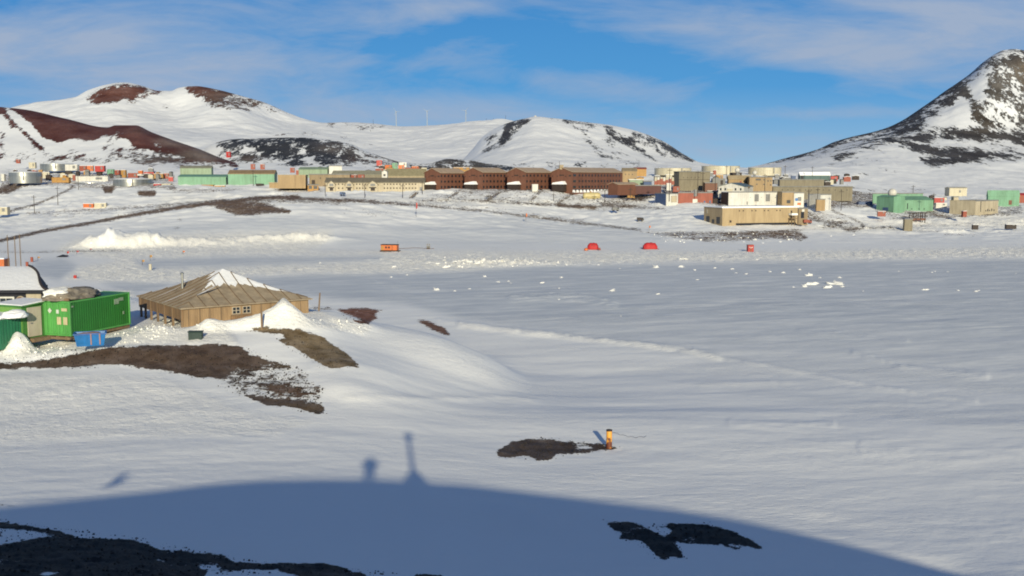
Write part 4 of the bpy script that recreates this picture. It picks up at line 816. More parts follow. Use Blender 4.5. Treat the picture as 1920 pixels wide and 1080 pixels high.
cg = [
 ('coral red container behind the farthest steel tank', 149,162,317,311,600,'brick'), ('orange container right of the coral red one on the upper pad', 163,174,317,311,598,'orange'),
 ('bright red angular container on the upper pad', 178,195,318,311,590,'red'), ('small dark green tank trailer beside the upper pad', 201,213,323,318,585,'green'),
 ('orange red crate left of the ochre stack', 215,224,324,319,575,'brick'), ('tall ochre container between red crates', 227,236,329,319,560,'ochre'),
 ('dark red container behind the widest steel tank', 240,258,331,325,545,'brick'), ('bright orange box perched above the white and navy truck', 259,267,325,320,560,'orange'),
 ('crimson container highest right of the widest steel tank', 270,288,331,323,550,'red'), ('ochre container stack right of the crimson container', 288,305,334,326,540,'ochre'),
 ('dark red container in front of the ochre stack', 305,316,331,325,545,'brick'), ('bright red box near the mint green workshop corner', 316,324,339,332,515,'red'),
 ('bright red snow dusted container right of the widest steel tank', 288,302,352,345,478,'red'), ('cream box trailer below the mint green workshop', 303,320,351,345,477,'cream'),
 ('ochre flat crate row at the foot of the mint green workshop', 378,400,352,347,470,'ochre'), ('second ochre crate further right at the workshop foot', 402,421,352,348,468,'ochre'),
 ('cream box on the slope cut by the left edge', -12,13,397,388.5,385,'cream'), ('coral red container standing alone in the snow field', 156,176,388,382,410,'orange'), ('cream container beside the coral red one in the snow field', 177,198,388,381,408,'cream'),
 ('cream container left of the farthest steel tank', 54,66,312,305,640,'cream'), ('pink red box on the far pad left edge', 30,37,303,299,680,'brick'), ('ochre box left of the farthest tank', 72,79,324,319,590,'ochre'),
 ('white container just left of the leftmost tank', 2,8,335,327,505,'white'), ('grey drab container above the gravel near the leftmost tank', 97,128,338,333,520,'ochre'), ('beige container in the row under the farthest tank', 80,92,330,323,540,'cream'),
 ('brick box at the end of the beige row', 136,141,334,328,530,'brick'), ('long white container in front of the coral ones', 142,202,337,331,528,'white'), ('white container behind the half buried tank', 122,146,316,309,610,'white'),
 ('red hut high on the slope under the dark rocks', 424,432,292,285,690,'red'), ('red orange shed right of the brown mound', 470,478,314,308,640,'brick'), ('coral hut next to the red orange shed', 488,496,314,308,640,'brick'),
 ('rust red box row above the ochre workshop', 544,552,320,315,600,'brick'), ('rust box right end of the row above the ochre workshop', 555,566,324,319,590,'brick'),
 ('red box highest of the hillside cluster above the cream offices', 706,716,307,301,640,'red'), ('mint green hut in the hillside cluster', 735,745,313,306,630,'green'), ('orange hut left in the hillside cluster', 722,734,316,310,625,'orange'),
 ('orange hut right of the mint green hut', 747,758,316,310,625,'orange'), ('white hut in the hillside cluster', 748,762,310,305,640,'white'), ('brick long shed below the hillside cluster', 760,786,321,315,600,'brick'),
 ('orange shed right end of the hillside cluster', 772,784,317,312,620,'orange'), ('coral box row start over the drab roof', 704,718,322,316,590,'brick'), ('cream box under the orange hut', 719,731,323,318,585,'cream'),
 ('rust red machinery box on the roof terrace left', 657,669,333,328,475,'brick'), ('rust red machinery box on the roof terrace right', 671,683,333,328,475,'brick'),
 ('long ochre shed peeking over the second dormitory roof', 850,880,318,314,560,'ochre'), ('beige shed left of the first dormitory roof', 790,800,321,315,560,'cream'),
 ('white box on posts before the third dormitory', 998,1009,354,346,428,'white'), ('small yellow box at the foot of the slope stairs', 990,998,383,377.5,402,'ochre'),
 ('dark red crate behind the drab warehouse foot', 1262,1274,357,350,440,'brick'), ('dark red crate left of the striped row', 1228,1240,356,350,442,'brick'), ('red container beside the long green wing', 1752,1770,378,371,440,'red'),
 ('white container right of the long green wing', 1755,1775,385,381,430,'white'), ('brick red box below the beige warehouse', 1806,1813,401,396,385,'brick'), ('coral container low in front of the tall green building', 1646,1660,400,396.5,385,'brick'),
 ('navy box truck left of the tall green building', 1610,1636,384,379,430,'blue'), ('dark brown shelter left of the long white warehouse', 1337,1351,383,373,405,'brown'), ('grey shed above the drab warehouse right side', 1336,1360,347,335,490,'grey'),
 ('yellow tan shed behind the drab warehouse', 1343,1356,334,328,560,'ochre'), ('dark block shed under the radome balls', 1372,1392,330,324,550,'brown'), ('teal grey block left of the stepped laboratory roof', 1466,1484,341,334,500,'grey'),
 ('dark blue shed at the end of the teal warehouse', 1484,1492,337,329,540,'blue'), ('red striped hut right of the teal warehouse', 1558,1570,336,331,560,'red'),
 ('small tan hut below the chapel', 1363,1373,361,353,412,'cream'), ('green grey box below the chapel on the left', 1326,1345,364,358,430,'grey'), ('white box at the dark annex', 1250,1258,352,344,450,'white'),
 ('tiny brown hut on the shore right of the loading stand', 1824,1834,424,421.5,345,'brown'), ('low dark brown box at the far right shore', 1887,1905,423,421,350,'brown'),
]
for (lb, xl, xr, yb, yt, d, c) in cg: cargo(lb, xl, xr, yb, yt, d, c, group='containers and sheds scattered through the town', th=random.uniform(-10, 14))
_r = random.Random(12)
for i in range(96):
    zx = [(0, 330, 318, 334, 520, 640), (560, 800, 315, 325, 540, 640), (1170, 1340, 322, 345, 480, 580), (1450, 1600, 330, 345, 500, 600), (1600, 1900, 372, 384, 440, 500)][[0,0,0,1,2,2,3,3,3,4][i % 10]]
    px = _r.uniform(zx[0], zx[1]); f_ = _r.random(); py = zx[3] - (zx[3]-zx[2]) * f_; d = zx[4] + (zx[5]-zx[4]) * f_; w_ = _r.uniform(4, 13); h_ = _r.uniform(3, 6)
    cargo('small weathered shed in the crowded band of huts across the town', px, px + w_, py, py - h_, d, _r.choice(['ochre','brown','brick','grey','brown','grey','brown','cream']), name='town_shed', cat='shed', group='small weathered sheds crowding the town', th=_r.uniform(-14, 14))
def truck(label, px, py, d, col, w=5.5, th=0, kind='truck', k=.6):
    p = at(px, py, d); e = empty(kind, p, R(th), label, kind.replace('_', ' ')); e.scale = (k, k, k)
    MB().box(-w/2, w/2-1.7, 0, 2.2, .7, 2.4).build('bed', col, e, bevel=.06)
    c = MB().prism([(w/2-1.6, .6), (w/2, .6), (w/2, 1.5), (w/2-.35, 2.3), (w/2-1.6, 2.3)], 0, 2.2, 'y').build('cab', col, e, bevel=.05)
    MB().prism([(w/2-1.3, 1.5), (w/2-.25, 1.5), (w/2-.45, 2.15), (w/2-1.3, 2.15)], -.03, 2.23, 'y').build('window', M_glass, c)
    for x in (-w/2+.9, w/2-1.0):
        for y in (.02, 2.0): MB().lathe([(.42, 0), (.48, .05), (.48, .25), (.42, .3)], 14, M=Matrix.Translation((x, y + .15, .45)) @ Matrix.Rotation(R(90), 4, 'X')).build('wheel', M_dark, e)
truck('small dark tracked vehicle parked on the snow left of the long tan building', 1201, 415, 352, M_darkbrown, 4.2, k=.55)
truck('grey pickup parked in the yard below the longest dormitory', 1155, 396, 375, M_grey, 4.5, 10)
truck('yellow loader parked on the gravel right of the pale yellow tank', 1183, 373, 420, M_ochre, 5, -12)
truck('orange brown forklift parked at the right end of the tan building', 1515, 420, 335, M_redpaint, 4.6, 6)
truck('blue grey van on the road before the cream offices', 642, 367, 400, M_blue, 3.6)
truck('white and navy truck behind the widest steel tank', 263, 331, 540, M_white, 5.2)
truck('dark truck on the pad at the foot of the tall green workshop', 487, 350, 468, M_darkbrown, 6)

# slope stairways below the dormitories
def stairway(label, x0, y0, x1, y1):
    a = spot(x0, y0, 330, 520); b = spot(x1, y1, 330, 520); e = empty('stairway', a, 0, label, 'stairway', 'wooden stairways up the bank to the dormitories')
    v = b - a; s = MB(); n = 18
    for k in (-.45, .45): s.tube((k, 0, .1), v + Vector((k, 0, .1)), .12, n=4)
    s.build('stringer', M_pole, e)
    t = MB()
    for i in range(n): q = v * (i + .5) / n; t.box(q.x-.5, q.x+.5, q.y-.14, q.y+.14, q.z+.22, q.z+.28)
    t.build('tread', M_wood, e)
    r = MB()
    for k in (-.5, .5):
        r.tube((k, 0, 1.1), v + Vector((k, 0, 1.1)), .05, n=4)
        for i in range(6): q = v * i / 5; r.tube((q.x+k, q.y, q.z), (q.x+k, q.y, q.z+1.1), .05, n=4)
    r.build('handrail', M_pole, e)
stairway('dark stairway climbing the snow bank below the first brown dormitory', 838, 376, 858, 361)
stairway('dark stairway climbing the snow bank below the second brown dormitory', 912, 378, 937, 361)
stairway('dark stairway climbing the snow bank below the third brown dormitory', 994, 379, 1012, 360)
stairway('dark stairway climbing the snow bank left of the pale yellow tank', 1043, 383, 1080, 361)
stairway('short stairway in the snow below the cream office block', 770, 372, 782, 362)
# ------------------------------------------------------------------ utility poles and turbines
def pole(px, yt, yb, d, label, arm=True, w=.13):
    p = at(px, yb, d); h = zfor(yt, d) - p.z
    e = empty('utility_pole', p, 0, label, 'utility pole', 'utility poles standing around the town')
    MB().tube((0, 0, -1), (0, 0, h), w, w * .8, 8).build('shaft', M_pole, e)
    if arm: MB().box(-.9, .9, -.07, .07, h - .8, h - .62).build('crossarm', M_pole, e)
for (px, yt, yb, d, lb) in [(64.5,366,395,385,'pole in the snow field right of the cream box at the left edge'),(108.5,350,380,410,'pole in the snow field below the leftmost tanks'),(147,315,352,470,'tall pole above the half buried steel tank'),
 (398,300,322,560,'pole standing over the mint green workshop roofs'),(475,318,350,470,'pole before the tall mint green workshop'),(610,345,368,395,'pole at the left corner of the cream offices'),(684,345,367,395,'pole before the middle gable of the cream offices'),(755,345,369,395,'pole before the right part of the cream offices'),
 (792,340,362,420,'pole between cream offices and first dormitory'),(913,365,378,400,'short leftmost pole of the trio on the dormitory bank'),(916.5,364,376,402,'middle pole of the trio on the dormitory bank'),(920,365,376,404,'rightmost pole of the trio on the dormitory bank'),
 (1038,362,376,405,'leaning thin pole below the third dormitory'),(1134,340,376,405,'tall pole right of the pale yellow tank'),(1182,352,365,415,'short pole on the dark gravel bank'),(1255,316,373,400,'tallest pole left of the drab warehouse'),(1308,320,363,400,'tall pole in front of the drab warehouse'),
 (1317.5,322,353,425,'thinner pole right beside the one before the drab warehouse'),(1341,328,354,430,'pole right of the drab warehouse'),(1362,310,330,520,'pole against the broad cream skyline tank'),(1433.5,326,361,410,'pole in front of the sand coloured laboratory'),(1472,310,328,540,'pole by the right end of the skyline tanks'),
 (1523,312,328,550,'thin pole over the snow roofed teal warehouse'),(1516,355,368,400,'pole above the white emblem block'),(1533,352,374,395,'pole between the two white blocks'),(1577,356,390,390,'pole on the slope right of the small white block'),(1750,362,389,410,'pole at the right corner of the long green wing'),(1712,347,362,470,'pole behind the mint green buildings')]:
    pole(px, yt, yb, d, lb)
for (px, yt, yb, lb) in [(743,210,240,'leftmost of three white wind turbines on the snowy ridge'),(801,209,240,'middle of three white wind turbines on the snowy ridge'),(873.5,208,240,'rightmost of three white wind turbines on the snowy ridge')]:
    d = 2560; p = at(px, yb, d); h = zfor(yt, d) - p.z; M_tur = MATS.get('turbine_white') or paint('turbine_white', (.44,.50,.56), .5, .03)
    e = empty('wind_turbine', p, 0, lb, 'wind turbine', 'wind turbines on the ridge')
    MB().tube((0,0,-5), (0,0,h), 1.2, .7, 10).build('tower', M_tur, e); nac = MB().box(-1.2, 1.2, -2.5, 3, h-.8, h+1.6).build('nacelle', M_tur, e)
    for k in range(3):
        a = R(90 + 120*k + px * .37 ); c = Vector((0, -2.8, h+.4)); t = c + Vector((math.cos(a), 0, math.sin(a))) * 12
        MB().tube(c, t, .5, .2, 6).build('blade', M_tur, e)
for (px, yb) in ((700,240),(912,238),(925,238),(948,232)):
    p = at(px, yb, 2500); pole(px, yb - 16, yb, 2500, 'faint thin mast on the far snowy ridge', False, .35)
SKY_SAT = 1.0; SKY_TINT = (1.22, 1.0, 1.0); CLOUD = (3.6, 4.4, 5.8); SKY_STR = .1
# ------------------------------------------------------------------ historic timber hut
M_plank = paint('hut_planks', (.40,.27,.15), .85, .28, 2.0, streak=True, rib=2.2, bump=.02)
M_plank_dk = paint('hut_fascia_planks', (.27,.165,.085), .85, .3, 2.0, streak=True, rib=1.8, bump=.02)
M_roofp = paint('hut_roof_boards', (.45,.36,.25), .9, .25, 1.3, bump=.04)
M_batt = paint('hut_battens', (.21,.15,.10), .9, .2)
Fp = at(341, 577, 78.0); th = R(37); SZ = 10.85
hut = empty('timber_hut', Fp, th, 'square weathered timber hut with snow capped pyramid roof and veranda posts', 'hut')
zr = at(0, 505, 85.2).z - Fp.z         # apex above eave
E0, E1 = -.0, SZ; cxx = SZ / 2
# walls: right-hand (front) wall reaches the ground, veranda side is open below a hanging fascia
MB().box(.12, SZ-.12, .10, .22, -2.6, -.02).box(SZ-.24, SZ-.12, .22, SZ-.2, -2.6, -.02).box(3.4, 3.5, .22, SZ-.2, -2.6, -.02).build('wall', M_plank, hut)
MB().box(-.02, .09, .02, SZ-.02, -1.0, -.02).build('fascia', M_plank_dk, hut)
MB().box(-.02, SZ+.02, -.02, .09, -.16, .0).build('fascia', M_plank_dk, hut)
for i, y in enumerate((.1, 2.2, 4.1, 5.9, 7.6, 9.1, 10.3)): MB().box(-.07, .09, y-.07, y+.09, -2.6, -.03).build('veranda_post', M_wood, hut)
for i in range(12):
    x = .5 + i * .86 + random.uniform(-.06, .06)
    if 3.6 < x < 5.5: continue
    MB().box(x, x+.05, .065, .098, -2.2, -.17).build('cover_strip', M_batt, hut)
corners = [(0,0), (SZ,0), (SZ,SZ), (0,SZ)]; C0 = Vector((cxx, cxx, zr)); ov = .16
def roof_pt(side, t, f, lift=0):   # side index, t along eave, f 0 eave .. 1 apex
    a = Vector((*corners[side], 0)); b = Vector((*corners[(side+1) % 4], 0)); e_ = a.lerp(b, t)
    c2 = Vector((cxx, cxx, 0)); e_ = c2 + (e_ - c2) * (1 + ov / cxx); e_.z = -ov / cxx * zr * .8
    p = e_.lerp(C0, f); p.z += lift - .18 * math.sin(math.pi * f) * (1)
    return p
for s_ in range(4):
    vs = []; fs = []; nt_, nf = 12, 8
    for j in range(nf + 1):
        for i in range(nt_ + 1): vs.append(roof_pt(s_, i / nt_, j / nf))
    k = len(vs)
    for j in range(nf + 1):
        for i in range(nt_ + 1): vs.append(roof_pt(s_, i / nt_, j / nf, -.07))
    W_ = nt_ + 1
    for j in range(nf):
        for i in range(nt_):
            fs.append((j*W_+i, j*W_+i+1, (j+1)*W_+i+1, (j+1)*W_+i)); fs.append((k+j*W_+i, k+(j+1)*W_+i, k+(j+1)*W_+i+1, k+j*W_+i+1))
    for i in range(nt_): fs.append((i, k+i, k+i+1, i+1))
    rf = MB().add(vs, fs).build('roof', M_roofp, hut)
    a = Vector((*corners[s_], 0)); b = Vector((*corners[(s_+1) % 4], 0)); dirv = (b - a).normalized()
    nb = 11
    for q in range(1, nb):
        t = q / nb; dd = min(t, 1 - t) * 2        # board joint runs straight up slope until it meets the hip
        n_ = max(2, int(8 * dd) + 1); pts = []
        for j in range(n_ + 1):
            f = dd * j / n_; half = (1 - f) * .5
            tt = (t - .5) / max(1e-3, (1 - f)) + .5
            pts.append(roof_pt(s_, min(1, max(0, tt)), f, .03))
        bt = MB()
        for j in range(n_): bt.tube(pts[j], pts[j+1], .05, n=4)
        bt.build('batten', M_batt, rf)
# snow lying on the roof
def snow_patch(side, fn, seed, parent, nt_=40, nf=10, lift=.035):
    rnd = random.Random(seed); vs = []; fs = []; ph = [rnd.uniform(0, 6) for _ in range(4)]
    for i in range(nt_ + 1):
        t = i / nt_; f0, f1 = fn(t, .035*math.sin(t*21+ph[0]) + .03*math.sin(t*47+ph[1]) + .02*rnd.uniform(-1,1))
        for j in range(nf + 1):
            g = j / nf; f = f0 + (f1 - f0) * g
            vs.append(roof_pt(side, t, f, -.01 + lift * min(1, math.sin(math.pi * min(.5, g)) * 1.3) * (1 if f1 >= .99 else math.sin(math.pi * g))))
    for i in range(nt_):
        for j in range(nf): fs.append((i*(nf+1)+j, (i+1)*(nf+1)+j, (i+1)*(nf+1)+j+1, i*(nf+1)+j+1))
    return MB().add(vs, fs).build('snow_cover', M_snow, parent, smooth=True)
snow_patch(0, lambda t, w_: (max(.04, .60 + w_ - .10 * t - (.16 * max(0, 1 - t / .1)) - .34 * max(0, (t - .80) / .20) ), 1), 1, hut, nt_=90)
snow_patch(3, lambda t, w_: (max(.04, .86 + w_ - .18 * t if t < .9 else .70 + w_ - .22 * ((t-.9)/.1)), 1), 2, hut, nt_=90)
snow_patch(1, lambda t, w_: (.1 + w_, 1), 3, hut); snow_patch(2, lambda t, w_: (.2 + w_, 1), 4, hut)
for (t0, t1, f0, f1, sd_) in ((.60, .64, .0, .5, 5), (.33, .37, .05, .55, 6), (.8, .86, .35, .7, 7)):
    vs = []; 
    for i in range(9):
        f = f0 + (f1 - f0) * i / 8; ww = (t1 - t0) * math.sin(math.pi * (i + .6) / 9.2); tm = (t0 + t1) / 2 ; tt = (tm - .5) / (1 - f) + .5
        vs += [roof_pt(3, tt - ww/2, f, .04), roof_pt(3, tt + ww/2, f, .05)]
    MB().add(vs, [(2*i, 2*i+1, 2*i+3, 2*i+2) for i in range(8)]).build('snow_cover', M_snow, hut)
wz0, wz1 = -.86, -.26
for wx in (4.05, 4.92):
    wf = MB()
    for (a, b, c, d) in ((wx, wx+.68, wz1-.06, wz1), (wx, wx+.68, wz0, wz0+.06), (wx, wx+.06, wz0+.06, wz1-.06), (wx+.62, wx+.68, wz0+.06, wz1-.06), (wx+.31, wx+.37, wz0+.06, wz1-.06), (wx+.06, wx+.31, (wz0+wz1)/2-.025, (wz0+wz1)/2+.025), (wx+.37, wx+.62, (wz0+wz1)/2-.025, (wz0+wz1)/2+.025)): wf.box(a, b, .02, .11, c, d)
    wo = wf.build('window', paint('pale_window_frame', (.55,.47,.36), .7), hut); MB().box(wx+.03, wx+.65, .06, .105, wz0+.03, wz1-.03).build('pane', M_glass, wo)
MB().box(3.95, 5.7, .0, .1, -.98, -.90).build('sill', M_wood, hut)
MB().box(3.9, 5.68, .06, .12, -1.7, -1.0).build('panel', M_plank_dk, hut)
ck = roof_pt(3, .40, .42); st_ = MB().tube((ck.x, ck.y, ck.z-.3), (ck.x, ck.y, ck.z+1.25), .10, .10, 12).build('stovepipe', M_steel, hut, smooth=True)
MB().lathe([(.17, 0), (.17, .08), (.05, .16)], 12, c=(ck.x, ck.y, ck.z+1.25)).build('cowl', M_steel, st_)
# ------------------------------------------------------------------ green shipping container + load
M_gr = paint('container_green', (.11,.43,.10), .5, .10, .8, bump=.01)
M_grd = paint('container_green_shaded', (.026,.20,.026), .5, .10, .8, bump=.01)  # side's weaker sunlight put into a darker copy of the end's green
p = at(133, 637, 73.0); p.z = at(133, 631, 73).z
thc = R(72); ct = empty('shipping_container', p, thc, 'green shipping container on timber sleepers with grey load on its roof', 'shipping container')
CL, CW = 6.6, 2.44; CH = zfor(565.5, 73.0) - p.z
b = MB().box(.06, CL-.06, .06, CW-.06, 0.02, CH-.02)
nr = 26
for i in range(nr):
    x = .2 + (CL - .4) * i / nr; w_ = (CL - .4) / nr
    b.add([(x, .06, .16), (x+w_*.2, .042, .16), (x+w_*.55, .042, .16), (x+w_*.75, .06, .16), (x, .06, CH-.16), (x+w_*.2, .042, CH-.16), (x+w_*.55, .042, CH-.16), (x+w_*.75, .06, CH-.16)], [(0,1,5,4), (1,2,6,5), (2,3,7,6)])
b.build('body', M_grd, ct)
fr = MB()
for x in (0, CL-.14):
    for y in (0, CW-.14): fr.box(x, x+.14, y, y+.14, 0, CH)
for z in (0, CH-.13):
    for y in (0.004, CW-.124): fr.box(.14, CL-.14, y, y+.12, z+.003, z+.127)
    for x in (0.004, CL-.124): fr.box(x, x+.12, .14, CW-.14, z+.003, z+.127)
fr.build('frame', M_gr, ct, bevel=.012)
for k, (y0, y1) in enumerate(((.15, 1.215), (1.225, CW-.15))):
    d_ = MB().box(.0, .055, y0, y1, .14, CH-.14)
    for q in range(3): d_.box(-.03, .0, y0+.12+q*.32, y0+.3+q*.32, .25, CH-.25)
    do = d_.build('door', M_gr, ct)
    for q in (.25, .8):
        MB().tube((-.06, y0+q, .15), (-.06, y0+q, CH-.15), .02, n=6).build('lock_rod', M_gr, do)
M_placard = paint('placard_white', (.75,.78,.72), .5, .06); M_sheet = paint('notice_sheet', (.70,.60,.38), .6, .1)
def plate(y, z, w_, h_, m, nm='placard', dia=False):
    if dia: MB().prism([(y-w_/2, z), (y, z-h_/2), (y+w_/2, z), (y, z+h_/2)], -.075, -.062, 'x').build(nm, m, ct)
    else: MB().box(-.075, -.062, y-w_/2, y+w_/2, z-h_/2, z+h_/2).build(nm, m, ct)
plate(1.72, CH*.72, .36, .42, M_placard, dia=True); plate(1.02, CH*.70, .24, .28, M_placard); plate(.42, CH*.76, .5, .22, M_sheet)
plate(.92, CH*.44, .36, .56, M_sheet, 'notice_sheet'); plate(.36, CH*.44, .36, .56, M_sheet, 'notice_sheet')
MB().box(CL*.72, CL*.80, -.02, .0, CH*.70, CH*.86).box(CL*.80, CL*.88, -.018, .0, CH*.78, CH*.88).build('faded_mark', paint('faded_mark', (.30,.42,.28), .7), ct)
MB().box(CL*.86, CL*.885, -.02, .0, CH*.36, CH*.45).build('faded_mark', MATS['faded_mark'], ct)
MB().box(CL*.03, CL*.06, -.02, .0, CH*.82, CH*.87).build('faded_mark', MATS['faded_mark'], ct)
for y in (.15, .95, 1.75): MB().box(-.12, CL+.05, y, y+.28, -.26, -.004).build('skid', M_wood, ct)
MB().box(-.16, .05, -.02, CW, -.24, -.06).build('sleeper', M_wood, ct, bevel=.02)
def blob(name, loc, size, mat, seed, label=None, cat=None, group=None, sub=4, amp=.3, parent=None, fr=1.2, flat=True):
    bm = bmesh.new(); bmesh.ops.create_icosphere(bm, subdivisions=sub, radius=1)
    for v in bm.verts:
        nn = mnoise.fractal(v.co * fr + Vector((seed, seed*2.3, 0)), .6, 2.0, 4)
        v.co *= 1 + amp * nn
        v.co = Vector((v.co.x * size[0], v.co.y * size[1], v.co.z * size[2]))
        if flat and v.co.z < -.25 * size[2]: v.co.z = -.25 * size[2]
    me = bpy.data.meshes.new(name); bm.to_mesh(me); bm.free()
    for p_ in me.polygons: p_.use_smooth = True
    me.materials.append(mat); o = bpy.data.objects.new(name, me); COL.objects.link(o); o.location = loc
    if parent: o.parent = parent
    return tag(o, label, cat, group)
M_tarp = paint('grey_tarpaulin', (.30,.26,.21), .9, .45, 2.2, bump=.08)
ld = empty('tarpaulin_load', ct.matrix_basis @ Vector((0, 0, 0)), thc, 'lumpy grey tarpaulin covered load half under snow on the green container', 'tarpaulin load')
ld.location = p + Vector((0, 0, CH))
blob('tarpaulin', (1.9, 1.2, .18), (2.3, 1.15, .62), M_tarp, 3.1, parent=ld, amp=.22, fr=2.2)
blob('tarpaulin', (1.2, 1.9, .14), (1.3, .85, .5), M_tarp, 7.7, parent=ld, amp=.35, fr=2.4)
blob('snow_cover', (.95, 1.55, .42), (1.3, 1.05, .46), M_cream, 5.2, parent=ld, amp=.25)
blob('snow_cover', (.5, 1.2, .12), (.5, .5, .35), M_cream, 8.2, parent=ld, amp=.3)
pl = MB()
for (x, y, w_) in ((.15, .2, 2.1), (2.2, .3, 1.9)): pl.box(x, x+.12, y, y+w_, .0, .11)
pl.box(.05, .15, .1, 2.3, .02, .2); pl.build('plank', M_wood, ld)
# ------------------------------------------------------------------ blue bin
p = at(170, 647, 70.2); p.z = at(170, 645, 70.2).z; bb = empty('blue_bin', p, R(20), 'open bright blue tapered bin with strap standing at the container corner', 'bin'); bb.scale = (.95, .95, .85)
M_bb = paint('bin_blue', (.012,.19,.55), .45, .12, 2)
def taper(x0, x1, y0, y1, z0, z1, k, mb):
    return mb.add([(x0+k,y0+k,z0),(x1-k,y0+k,z0),(x1-k,y1-k,z0),(x0+k,y1-k,z0),(x0,y0,z1),(x1,y0,z1),(x1,y1,z1),(x0,y1,z1)], [(3,2,1,0),(0,1,5,4),(1,2,6,5),(2,3,7,6),(3,0,4,7)])
q = MB(); taper(-1.08, 1.08, -.6, .6, -.1, .95, .16, q); taper(-1.0, 1.0, -.52, .52, .0, .95, .16, q)
q.add([(-1.08,-.6,.95),(1.08,-.6,.95),(1.08,.6,.95),(-1.08,.6,.95),(-1,-.52,.95),(1,-.52,.95),(1,.52,.95),(-1,.52,.95)], [(0,1,5,4),(1,2,6,5),(2,3,7,6),(3,0,4,7)])
q.build('tub', M_bb, bb)
r_ = MB(); r_.box(-1.12, 1.12, -.66, -.6, .86, .98).box(-1.12, 1.12, .6, .66, .86, .98).box(-1.14, -1.08, -.6, .6, .86, .98).box(1.08, 1.14, -.6, .6, .86, .98); r_.build('rim', paint('bin_rim', (.02,.12,.42), .5), bb)
s2 = MB()
for x in (.02, .62): s2.add([(x, -.68, .95), (x+.09, -.68, .95), (x+.09, -.50, .0), (x, -.50, .0)], [(0,1,2,3)])
s2.build('strap', paint('strap_pink', (.42,.25,.22), .8), bb)
blob('contents', (0, 0, .82), (.85, .45, .18), paint('bin_contents', (.38,.24,.20), .9, .3, 4), 2.5, parent=bb, sub=3)
# ------------------------------------------------------------------ green shed with white door, teal box, black hut
M_lg = paint('shed_lit_green', (.20,.42,.09), .6, .12, 1.0, bump=.01); M_lg2 = paint('shed_shade_green', (.07,.25,.05), .6, .12, 1.0, bump=.01)  # lit and shaded greens of one shed, sunlight put into the colours
p = at(43, 643, 72.0); p.z = at(43, 641, 72).z; sh = empty('green_shed', p, R(66), 'light green shed with tall off white door beside the green container', 'shed')
SH = zfor(577, 72) - p.z; SL = 2.35; SW = 2.5
MB().box(0, SL, .02, SW, -.05, SH).build('wall', M_lg, sh)
MB().box(.06, SL, -.03, .018, -.05, SH).build('shaded_front', M_lg2, sh)  # sheet giving the door side its painted shade
dr = MB().box(.42, 1.62, -.10, -.035, .28, SH-.06).build('door', paint('door_offwhite', (.60,.53,.42), .6, .08, 1), sh, bevel=.01)
MB().box(.62, .80, -.16, -.10, SH*.5, SH*.5+.07).build('handle', M_grey, dr)
MB().box(.3, 1.8, -.75, -.06, -.05, .2).build('step', M_wood, sh, bevel=.02)
MB().prism([(-.1, SH+.01), (SL+.2, SH+.20), (SL+.2, SH+.28), (-.1, SH+.12)], -.12, SW+.1, 'y').build('roof', M_lg2, sh)
MB().prism([(-.12, SH+.125), (SL+.15, SH+.285), (SL+.1, SH+.36), (SL*.5, SH+.30), (-.2, SH+.22)], -.2, SW+.1, 'y').build('snow_cover', M_snow, sh, bevel=.06)
for y in (.35, .62): MB().box(-.03, .0, y, y+.2, SH*.62, SH*.78).build('faded_notice', paint('faded_notice', (.55,.62,.34), .7), sh)
p = at(2, 648, 70.4); p.z = at(2, 648, 70.4).z; tb = empty('teal_container', p, R(68), 'dark teal green container cut by the left edge, snow on top', 'container')
TH = zfor(600, 70.4) - p.z; M_tg = paint('teal_green', (.025,.20,.10), .55, .12, 1)
q = MB().box(0, 2.2, 0, 2.4, -.3, TH)
for i in range(8): q.box(.1+i*.26, .22+i*.26, -.03, .0, .1, TH-.1)
q.build('body', M_tg, tb); MB().box(-.05, 2.3, -.06, 2.45, TH+.002, TH+.26).build('snow_cover', M_snow, tb, bevel=.1)
blob('snow_bank', at(28, 592, 71.2), (.85, .8, .42), M_snow, 1.4, 'smooth snow hood hanging between the teal container and the green shed', 'snow', sub=4, amp=.2)
# black hut with snowy hipped roof
hb = empty('black_hut', at(90, 580, 80), R(2), 'black hut with snow covered roof, white framed window and round wooden plaque', 'hut')
zE = zfor(543, 80) - hb.location.z; zT = zfor(497, 86) - hb.location.z; M_bk = paint('black_boards', (.018,.019,.030), .8, .2, 2, rib=2.5, bump=.01)
k_ = 80 / F
MB().box(-7.2, -.25, 0, 1.2, -2.5, zE-.02).box(-7.2, -1.6, 1.2, 4, -2.5, zE-.02).build('wall', M_bk, hb)
# curved roof: rows from eave to ridge
vs = []; fs = []; nj, ni = 12, 14
for j in range(nj + 1):
    g = j / nj; zz = zE - .05 + (zT - zE) * (1 - (1 - g) ** 1.25); xr_ = .25 - 3.95 * (g ** .8) + .75 * math.sin(math.pi * g) * g
    for i in range(ni + 1): x = -7.6 + (xr_ + 7.6) * i / ni; vs.append((x, -.5 + 6.0 * g, zz))
for j in range(nj):
    for i in range(ni): a = j*(ni+1)+i; fs.append((a, a+1, a+ni+2, a+ni+1))
MB().add(vs, fs).build('roof', M_snow, hb, smooth=True)
edge = [Vector(vs[j*(ni+1)+ni]) for j in range(nj + 1)]
vs2 = []
for e_ in edge: vs2 += [e_ + Vector((0, 0, .03)), e_ + Vector((.4, .5, -.9))]
MB().add(vs2, [(2*i, 2*i+1, 2*i+3, 2*i+2) for i in range(nj)]).build('roof_end', M_darkbrown, hb)
tr = MB()
for i in range(nj): tr.tube(edge[i] + Vector((0, 0, .05)), edge[i+1] + Vector((0, 0, .05)), .11, n=6)
tr.build('verge', M_darkbrown, hb)
MB().box(-7.6, .3, -.56, -.46, zE-.22, zE+.02).build('eave_board', M_bk, hb)
